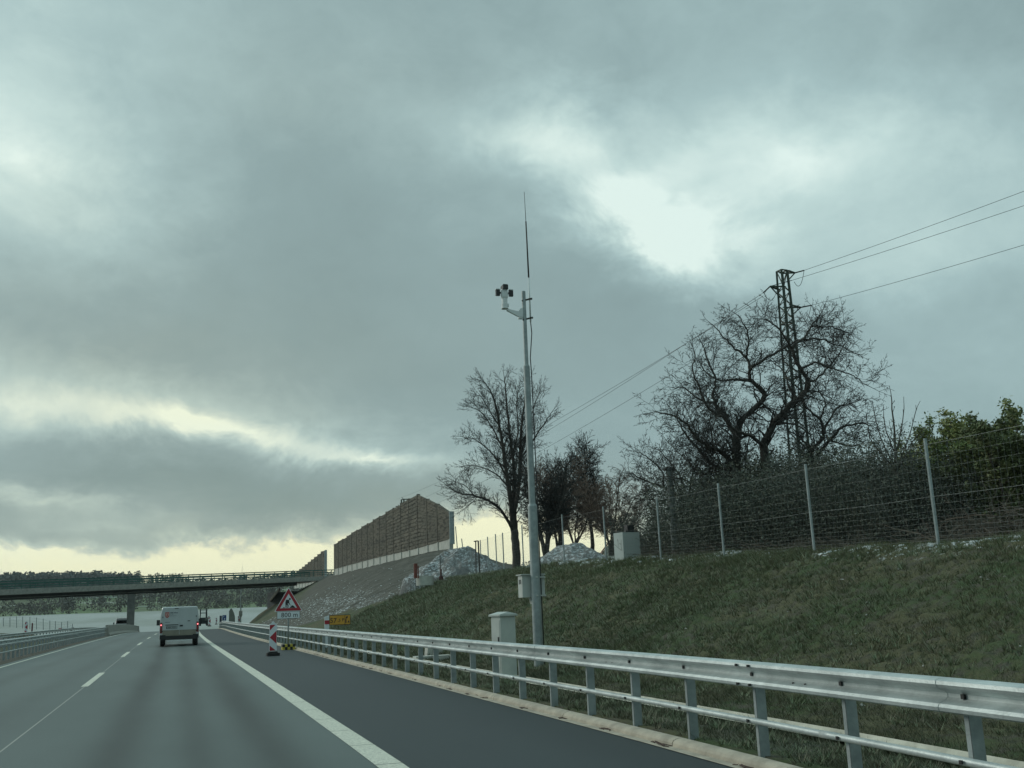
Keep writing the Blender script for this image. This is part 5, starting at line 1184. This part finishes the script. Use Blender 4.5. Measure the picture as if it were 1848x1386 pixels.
for (px, Y, s_, top) in [(1165, 41, .9, 0), (1185, 43, .8, 0), (1238, 40, .95, 0), (1268, 34.5, 1.0, 0), (1300, 30.5, 1.15, 0), (1330, 33, 1.3, 0), (1345, 28.5, 1.1, 0), (1385, 28, 1.2, 0), (1400, 32, 1.35, 0), (1430, 26.5, 1.1, 0), (1468, 25.5, 1.1, 0), (1475, 29, 1.25, 0), (1505, 24.5, 1.05, 0),
                         (1545, 23.5, 1.0, 0), (1540, 27, 1.25, 0), (1585, 22.5, .95, 0), (1600, 26, 1.2, 0), (1630, 21.5, .92, 0), (1665, 24.5, 1.1, 0), (1680, 20.5, .85, 0), (1725, 20.5, .75, 0), (1262, 40, 1.15, 0), (1305, 37, 1.35, 0), (1360, 35, 1.4, 0)]:
    q = at(px, 960, Y); x, y = q.x, q.y; z = Hf(x, y)-.05
    nm = 'thicket_shrub'; r_ = empty(nm, (x, y, z), 'x', 'shrub', 'dark leafless shrubs massed behind the wildlife fence', rz=rn.uniform(0, 6.28)); r_.scale = (s_*1.05, s_*1.05, s_*rn.uniform(.66, .92))
    st, lv = shapes[idx % 3]; idx += 1
    for nm2, me in (('stems', st), ('withered_leaves', lv)): o = link(bpy.data.objects.new(nm2, me)); o.parent = r_
    THP.append(r_)
for r_ in THP: r_['label'] = 'dark bare shrub in the dense thicket behind the wildlife fence'

# leafy green bushes at the right edge
def leafy(seed, Hh, w, k, m, lsz=(.03, .06)):
    rs = np.random.default_rng(seed); tr = Tree(seed); mb = MB(); rn = random.Random(seed)
    S = [dict(L=.9, seg=.18, wig=.22, up=.04, gap=.16, ang=50, ratio=.5, taper=.4, rr=.4), dict(seg=.14, wig=.25, up=.03, gap=.12, ang=45, ratio=.5, taper=.5, rr=.6), dict(seg=.12, wig=.2, up=0, gap=9, ang=40, ratio=.6, taper=.6, rmin=.005)]
    for i in range(16):
        a = rn.uniform(0, 6.28); rr_ = math.sqrt(rn.uniform(0, 1))*w*.42; b = Vector((math.cos(a)*rr_*.5, math.sin(a)*rr_*.5, -.1)); t = Vector((math.cos(a)*rr_, math.sin(a)*rr_, Hh*rn.uniform(.7, 1.0)*(1-.25*(rr_/(w*.5))**2)))
        tr.limb(mb, [b.lerp(t, f)+Vector(rvec(rn))*.1 for f in (0, .35, .7, 1)], .03, .008, S, start=.1, Ls=.9, n=5)
    tips = np.array([(p+0 if False else e) for p, e, x, y in [(np.array(a_[0]), np.array(a_[1]), 0, 0) for a_ in tr.a] ])
    c0 = tips[rs.integers(0, len(tips), k)]+rs.normal(size=(k, 3))*.06
    d1 = rs.normal(size=(k, 3)); d1[:, 2] -= .3; d1 /= np.linalg.norm(d1, axis=1)[:, None]; d2 = np.cross(d1, rs.normal(size=(k, 3))); d2 /= np.linalg.norm(d2, axis=1)[:, None]; s_ = rs.uniform(*lsz, k)[:, None]
    V = np.stack([c0-d1*s_, c0+d2*s_*.45, c0+d1*s_, c0-d2*s_*.45], 1).reshape(-1, 3)
    lf = MB().add(V, np.arange(k*4).reshape(-1, 4)); m2 = MB(); tr.flush(m2); off = m2.n; m2.v += mb.v; m2.f += [(np.asarray(F_)+off, 0) for F_, _ in mb.f]
    return m2, lf
LG = mat('olive_leaf', (.15, .20, .06), .7, 0, (.25, .27, .10), 1.5, lo=.4, hi=.6); LG2 = mat('dark_leaf', (.085, .115, .045), .7, 0, (.15, .165, .065), 1.5)
gshapes = [leafy(61, 3.3, 3.2, 34000, LG), leafy(62, 2.9, 3.0, 30000, LG2)]
for i, (px, Y, s_, g_, lab) in enumerate([(1745, 23.0, 1.06, 0, 'olive green leafy bush, left one of the tall bushes at the right edge'), (1795, 21.0, 1.04, 0, 'tallest olive green leafy bush near the right edge'), (1850, 19.0, 1.0, 1, 'dark green leafy bush cut off by the right edge'), (1665, 24.8, .80, 1, 'low green-brown leafy bush at the foot of the young tree'), (1705, 22.0, .88, 1, 'dark leafy bush behind the rightmost tall fence post'), (1830, 27, 1.35, 0, 'green bush in the second row behind the right edge bushes')]):
    q = at(px, 960, Y); x, y = q.x, q.y; r_ = empty('leafy_bush', (x, y, Hf(x, y)-.05), lab, 'bush', None, rz=1.7*i); r_.scale = (s_*1.12, s_*1.12, s_)
    r_.scale.z *= (.90, .92, .92, .8, .8, .76)[i]
    key = ('g', g_)
    if key not in _kids:
        a_ = gshapes[g_]; oa = a_[0].build('stems', TWIG); ob = a_[1].build('foliage', [LG, LG2][g_]); _kids[key] = (oa.data, ob.data); bpy.data.objects.remove(oa); bpy.data.objects.remove(ob)
    for nm2, me in zip(('stems', 'foliage'), _kids[key]): o = link(bpy.data.objects.new(nm2, me)); o.parent = r_

# brush and cut branches on the ground behind the fence
rs = np.random.default_rng(8); rn = random.Random(8); tr = Tree(71)
SB_ = [dict(L=.8, seg=.12, wig=.2, up=-.02, gap=.14, ang=45, ratio=.5, taper=.4, rr=.5), dict(seg=.1, wig=.2, up=-.02, gap=.2, ang=40, ratio=.5, taper=.5), dict(seg=.08, wig=.2, up=0, gap=9, ang=40, ratio=.5, taper=.6, rmin=.005)]
for i in range(150):
    Y = rn.uniform(14.5, 34); u = np.interp(Y, [14, 20, 30, 36], [13.9, 14.0, 14.9, 15.6])+rn.uniform(-.1, 1.2)
    x = u+float(C(Y)); z = Hf(x, Y)+rn.uniform(.02, .16); a = rn.uniform(0, 6.28); tr.branch((x, Y, z), (math.cos(a), math.sin(a), rn.uniform(-.05, .35)), rn.uniform(.3, 1.0), rn.uniform(.008, .022), 0, SB_)
for i in range(70):   # brush pile at the right
    q = at(rn.gauss(1815, 26), 960, 16.5+rn.uniform(-.6, 1.4)); z = Hf(q.x, q.y)+abs(rn.gauss(.15, .22)); a = rn.uniform(0, 6.28); tr.branch((q.x, q.y, z), (math.cos(a), math.sin(a), rn.uniform(-.2, .3)), rn.uniform(.6, 1.4), rn.uniform(.01, .022), 0, SB_)
mb = MB(); tr.flush(mb); tag(mb.build('brushwood', mat('cut_wood', (.14, .125, .10), .9, 0, (.07, .055, .04), 3)), 'cut branches and brushwood littering the ground behind the fence', 'brushwood', kind='stuff')
# melting snow lumps along the crest
mb = MB(); k = 2400
Ys_ = rs.uniform(13, 46, k); uc = np.interp(Ys_, [14, 20, 30, 36, 46], [13.5, 13.8, 14.5, 15.2, 15.5])+rs.normal(size=k)*.35+rs.uniform(0, .7, k)
clump = (wob(uc*3, Ys_*2.2, 1.0) > .05); Ys_ = Ys_[clump]; uc = uc[clump]; xs_ = uc+C(Ys_); zs_ = H(xs_, Ys_)
for x, y, z in zip(xs_, Ys_, zs_):
    s_ = rs.uniform(.02, .07)*(1+y/60); n = 7; aa = np.arange(n)*6.283/n; r1 = s_*rs.uniform(.6, 1.3, n)
    V = [(x+math.cos(a)*r, y+math.sin(a)*r*1.3, z-.01) for a, r in zip(aa, r1)]+[(x+math.cos(a)*r*.6, y+math.sin(a)*r*.7, z+s_*.45) for a, r in zip(aa, r1)]
    mb.add(V, [(i, (i+1) % n, (i+1) % n+n, i+n) for i in range(n)]+[tuple(range(n, 2*n))])
SNOW = mat('snow', (.60, .64, .65), .7, 0, (.50, .54, .54), 10)
tag(mb.build('snow_lumps', SNOW), 'melting snow remnants along the top of the slope', 'snow', kind='stuff')
# stones and snow crumbs on the raw soil slope and litter on the grass
mb = MB(); k = 3000; yy = rs.uniform(56, 125, k); uu = rs.uniform(7.5, 22, k); ed = np.interp(uu, [7.9, 10, 13, 15, 18], [83, 74, 60, 55, 52]); ok = (yy > ed)&(rs.uniform(size=k) < np.exp(-((uu-11-(yy-85)*.03)/4.0)**2)*(.25+.75*(wob(uu*2, yy*.7, .8) > -.1))); yy, uu = yy[ok], uu[ok]
k2 = 260; y2 = rs.uniform(7, 60, k2); u2 = rs.uniform(7.6, 13.5, k2); yy = np.concatenate([yy, y2]); uu = np.concatenate([uu, u2]); sz = np.concatenate([rs.uniform(.03, .11, ok.sum()), rs.uniform(.008, .028, k2)*(1+y2/50)])
xx = uu+C(yy); zz = H(xx, yy); T = np.array([(1, 0, 0), (-.5, .87, 0), (-.5, -.87, 0), (0, 0, .8)])
R_ = rs.uniform(.6, 1.4, (len(xx), 4, 1)); V = T[None]*R_*sz[:, None, None]; an = rs.uniform(0, 6.28, len(xx)); ca, sa = np.cos(an)[:, None], np.sin(an)[:, None]
V = np.stack([V[..., 0]*ca-V[..., 1]*sa, (V[..., 0]*sa+V[..., 1]*ca)*1.8, V[..., 2]], -1)+np.stack([xx, yy, zz], -1)[:, None]
F3 = (np.arange(len(xx))*4)[:, None, None]+np.array([(0, 1, 3), (1, 2, 3), (2, 0, 3)])[None]; mb.add(V.reshape(-1, 3), F3.reshape(-1, 3))
tag(mb.build('stones', mat('pale_stone', (.48, .50, .48), .9, 0, (.24, .24, .22), .8, lo=.4, hi=.55)), 'pale stones and snow crumbs scattered over the slope', 'stones', kind='stuff')

# grass on the slope and verge
def blades(n, yr, ur, hr, wr, dens=None, seed=1, pw=1.0):
    rs = np.random.default_rng(seed); t = rs.uniform(0, 1, n); y = yr[0]+(yr[1]-yr[0])*t**pw; u = rs.uniform(ur[0], ur[1], n); x = u+C(y)
    if dens is not None: ok = rs.uniform(0, 1, n) < dens(u, y); x, y, u = x[ok], y[ok], u[ok]
    n = len(x); z = H(x, y); a = rs.uniform(0, 6.28, n); h = rs.uniform(*hr, n)*(1+.5*wob(x, y, 1.1)); h = np.clip(h, hr[0]*.6, None); w = rs.uniform(*wr, n)*(1+y/30)
    dx, dy = np.cos(a)*w, np.sin(a)*w; lx, ly = rs.normal(size=n)*h*.7-h*.3, rs.normal(size=n)*h*.7
    V = np.stack([np.stack([x-dx, y-dy, z-.01], 1), np.stack([x+dx, y+dy, z-.01], 1), np.stack([x+lx, y+ly, z+h], 1)], 1)
    return V.reshape(-1, 3), np.arange(n*3).reshape(-1, 3)
gd = lambda u, y: np.clip(.55+.5*wob(u*1.0, y, .9), .08, 1)
def grass_obj(parts, name, m, label):
    mb = MB()
    for V, F_ in parts: mb.add(V, F_)
    tag(mb.build(name, m), label, 'grass', kind='stuff')
GA = mat('grass_green', (.090, .128, .052), .8, 0, (.150, .150, .080), .55, nrough=.7, ndet=8); GB = mat('grass_dry', (.19, .185, .115), .85, 0, (.10, .095, .06), 2.0); GC = mat('grass_dark', (.052, .070, .034), .8, 0, (.098, .100, .056), .8)
grass_obj([blades(150000, (3.5, 22), (7.5, 14.0), (.025, .06), (.002, .004), gd, 1), blades(110000, (20, 62), (7.5, 15.6), (.04, .09), (.003, .006), gd, 2, 1.2), blades(26000, (12, 50), (12.6, 14.6), (.05, .15), (.003, .006), gd, 12)], 'grass', GA, 'short green grass covering the berm')
grass_obj([blades(60000, (3.5, 24), (7.5, 14.0), (.03, .08), (.0015, .0035), gd, 3), blades(60000, (20, 62), (7.5, 15.6), (.04, .10), (.003, .005), gd, 4, 1.2)], 'dry_grass', GB, 'dry yellowish grass stalks among the green')
grass_obj([blades(90000, (3.5, 24), (7.5, 14.0), (.02, .05), (.002, .005), gd, 5), blades(60000, (20, 62), (7.5, 15.6), (.03, .08), (.003, .006), gd, 6, 1.2)], 'dark_grass', GC, 'dark weeds covering the berm')
vd2 = lambda u, y: np.clip(.45+.9*wob(u*3, y*6, .9), 0, 1)
vd = lambda u, y: np.where((u > 6.12)&(u < 6.55), .12, .85)*(1-.0*y)*np.clip(.6+.5*wob(u*2, y*2, .9), .1, 1)
grass_obj([blades(90000, (1.5, 30), (4.95, 6.12), (.02, .06), (.002, .004), vd, 7, 1.3), blades(50000, (1.5, 30), (6.56, 7.7), (.03, .09), (.002, .004), vd, 8, 1.3), blades(26000, (28, 110), (4.95, 7.8), (.05, .12), (.006, .01), vd, 9, 1.3), blades(26000, (1.5, 34), (6.04, 6.26), (.03, .10), (.002, .004), vd2, 10, 1.3), blades(9000, (1.5, 34), (6.36, 6.60), (.03, .08), (.002, .004), vd2, 13, 1.3)], 'verge_grass', GC, 'thin grass on the verge around the guardrail posts and channel')
grass_obj([blades(40000, (1.5, 30), (4.95, 7.7), (.03, .08), (.002, .003), vd, 11, 1.3)], 'verge_dry_grass', GB, 'dry stalks on the verge beside the drainage channel')

def clumps(nc, per, yr, ur, hr, seed, pw=1.0, sp=.035):
    rs = np.random.default_rng(seed); y = yr[0]+(yr[1]-yr[0])*rs.uniform(0, 1, nc)**pw; u = rs.uniform(*ur, nc); ok = rs.uniform(size=nc) < np.clip(.5+.8*wob(u*2.3, y*2.3, 1.0), .08, 1); y, u = y[ok], u[ok]; nc = len(y)
    x = u+C(y); z = H(x, y); sc = rs.uniform(.5, 1.5, nc)*(1+y/40); a = rs.uniform(0, 6.28, (nc, per)); r_ = rs.uniform(.2, 1, (nc, per))*sp*sc[:, None]; h = rs.uniform(*hr, (nc, per))*sc[:, None]; w = .0035*sc[:, None]*rs.uniform(.6, 1.4, (nc, per))
    X = x[:, None]+np.cos(a)*r_; Y = y[:, None]+np.sin(a)*r_; Z = np.repeat(z[:, None], per, 1); tx, ty = X+np.cos(a)*h*.9, Y+np.sin(a)*h*.9
    V = np.stack([np.stack([X-np.sin(a)*w, Y+np.cos(a)*w, Z-.01], -1), np.stack([X+np.sin(a)*w, Y-np.cos(a)*w, Z-.01], -1), np.stack([tx, ty, Z+h*.8], -1)], 2); return V.reshape(-1, 3), np.arange(nc*per*3).reshape(-1, 3)
GD = mat('weed_leaf', (.12, .165, .08), .7, 0, (.20, .225, .14), .9); GE = mat('dead_stalk', (.24, .225, .15), .85, 0, (.14, .125, .085), 1.5)
grass_obj([clumps(9000, 12, (3.5, 26), (7.2, 14.2), (.03, .08), 21), clumps(9000, 10, (20, 62), (7.2, 15.4), (.04, .10), 22), clumps(2500, 12, (2, 26), (4.85, 6.15), (.02, .06), 23, 1.2)], 'weeds', GD, 'rosettes of green weeds dotted over the berm')
grass_obj([clumps(3500, 7, (3.5, 26), (7.2, 14.2), (.04, .11), 24, 1.0, .05), clumps(3500, 7, (20, 62), (7.2, 15.4), (.05, .13), 25, 1.0, .06), clumps(1500, 6, (2, 26), (4.85, 6.15), (.03, .09), 26, 1.2, .04)], 'dead_stalks', GE, 'pale dead stalks standing in the short grass')

# debris in the gutter
mb = MB(); rn = random.Random(4)
for i in range(46):
    Y = rn.uniform(4, 40); x = 4.60+float(C(Y))+rn.uniform(-.05, .04)
    for j in range(rn.randint(2, 7)):
        a = rn.uniform(-.6, .6)+1.57; l = rn.uniform(.02, .09); mb.bar((x+rn.uniform(-.04, .04), Y+rn.uniform(-.15, .15), .016), (x+math.cos(a)*l, Y+math.sin(a)*l, .024), .010, .006)
tag(mb.build('gutter_debris', mat('wet_leaf', (.07, .04, .03), .8)), 'dead leaves and twigs lying in the gutter', 'debris', kind='stuff')

# ------------------------------------------------------------------ far landscape: wood, hedges
def cards(c, s, rs, flat=.9):
    k = len(c); d1 = rs.normal(size=(k, 3)); d1 /= np.linalg.norm(d1, axis=1)[:, None]; d2 = np.cross(d1, rs.normal(size=(k, 3))); d2 /= np.linalg.norm(d2, axis=1)[:, None]
    return np.stack([c-d1*s[:, None], c+d2*s[:, None]*flat, c+d1*s[:, None], c-d2*s[:, None]*flat], 1).reshape(-1, 3), np.arange(k*4).reshape(-1, 4)
rs = np.random.default_rng(77)
def far_trees(name, label, cent, hts, m, tm, k=60, crown=(.45, 1.0), rad_=.28, card=.16, conical=False):
    mb = MB(); V_ = []; S0 = []; S1 = []; r0 = []; r1 = []
    for (x, y, z), h in zip(cent, hts):
        t = rs.uniform(0, 1, k)**.8; zz = h*(crown[0]+(crown[1]-crown[0])*t); w = h*rad_*((1-t)**.6*.8+.25 if conical else np.sqrt(np.clip(1-(2*t-1)**2, .05, 1)))
        a = rs.uniform(0, 6.28, k); r_ = np.sqrt(rs.uniform(.1, 1, k))*w; V_.append(np.stack([x+np.cos(a)*r_, y+np.sin(a)*r_, z+zz], 1)); S0.append((x, y, z-1)); S1.append((x+rs.normal()*.2, y, z+h*.8)); r0.append(h*.018); r1.append(h*.008)
    c = np.concatenate(V_); s = np.repeat(np.array(hts), k)*card*rs.uniform(.5, 1.2, len(c)); V, F_ = cards(c, s, rs); mb.add(V, F_, 0); mb.segs(S0, S1, r0, r1, 4, 1)
    return tag(mb.build(name, [m, tm]), label, 'wood', kind='stuff')
FP = mat('far_pine', (.030, .045, .034), .95, 0, (.055, .07, .05), .05); FB = mat('far_bare_wood', (.075, .075, .062), .95, 0, (.11, .10, .08), .02); FT = mat('far_trunk', (.06, .05, .045), .9)
def spread(n, x0, x1, y0, y1): x = rs.uniform(x0, x1, n); y = rs.uniform(y0, y1, n); return x, y
def fpts(x, y): z = H(x, y); return list(zip(x, y, z))
# ridge pines: seen over the bridge railing left of the gap
def ridge(px0, px1, n, y0, y1, h0, h1, den=None):
    px = rs.uniform(px0, px1, n); y = rs.uniform(y0, y1, n); x = np.array([at(a, 1050, b).x for a, b in zip(px, y)]); h = rs.uniform(h0, h1, n)
    return fpts(x, y), list(h)
c1, h1 = ridge(-120, 250, 300, 1440, 1520, 7, 16); c2, h2 = ridge(120, 330, 120, 1440, 1500, 6, 13); c3, h3 = ridge(420, 580, 90, 1400, 1480, 5, 10); c4, h4 = ridge(250, 345, 50, 1460, 1500, 2, 5)
far_trees('pine_wood', 'dark pine wood along the skyline above the bridge', c1+c2+c4, h1+h2+h4, FP, FT, k=46, crown=(.12, 1.0), rad_=.20, card=.07)
far_trees('pine_wood', 'low dark wood on the skyline right of the gap above the bridge', c3, h3, FP, FT, k=40, crown=(.2, 1.0), rad_=.3, card=.1)
# dark wood covering the slope left of the pier
x, y = spread(2900, -700, -40, 960, 1385); ok = (x/y < -.055+.02*np.sin(y*.012)); c, h = fpts(x[ok], y[ok]), list(rs.uniform(12, 18, ok.sum()))
far_trees('hillside_wood', 'dark blue-grey wood on the far hillside left of the bridge pier', c, h, mat('far_wood', (.045, .060, .058), .95, 0, (.07, .082, .072), .01), FT, k=40, crown=(.1, 1.0), rad_=.42, card=.10)
# bare scrub strips and hedges
hed = []; hh = []
for (xa, ya, xb, yb, n, hA, hB, wd) in [(-420, 712, 420, 722, 420, 4, 8, 8), (-330, 790, -60, 800, 120, 6, 10, 14), (-40, 850, 330, 900, 190, 6, 11, 22), (-60, 1000, 260, 1060, 150, 7, 12, 30), (-20, 1180, 360, 1150, 200, 8, 13, 35), (60, 760, 300, 800, 120, 5, 9, 14), (-150, 930, 30, 940, 70, 5, 9, 12), (100, 1300, 500, 1330, 150, 8, 12, 30), (-600, 740, -260, 760, 140, 5, 9, 12), (150, 960, 420, 990, 110, 7, 11, 26)]:
    t = rs.uniform(0, 1, n); x = xa+(xb-xa)*t+rs.normal(size=n)*wd*.5; y = ya+(yb-ya)*t+rs.normal(size=n)*wd; hed += fpts(x, y); hh += list(rs.uniform(hA, hB, n))
far_trees('hedgerows', 'grey-brown hedgerows and scrub on the far hillside under the bridge', hed, hh, FB, FT, k=50, crown=(.02, 1.0), rad_=.45, card=.09)

# ------------------------------------------------------------------ haze
def haze():
    m = bpy.data.materials.new('haze'); m.use_nodes = True; t = m.node_tree; t.nodes.clear(); o = t.nodes.new('ShaderNodeOutputMaterial'); v = t.nodes.new('ShaderNodeVolumePrincipled')
    v.inputs['Color'].default_value = (.80, .92, .95, 1); v.inputs['Density'].default_value = .00010; v.inputs['Anisotropy'].default_value = .2; t.links.new(v.outputs[0], o.inputs['Volume'])
    mb = MB(); mb.box((0, 1350, 40), (6200, 3100, 140)); tag(mb.build('haze', m), 'pale winter haze over the valley', 'haze', kind='stuff')
USE_HAZE = True
if USE_HAZE: haze()
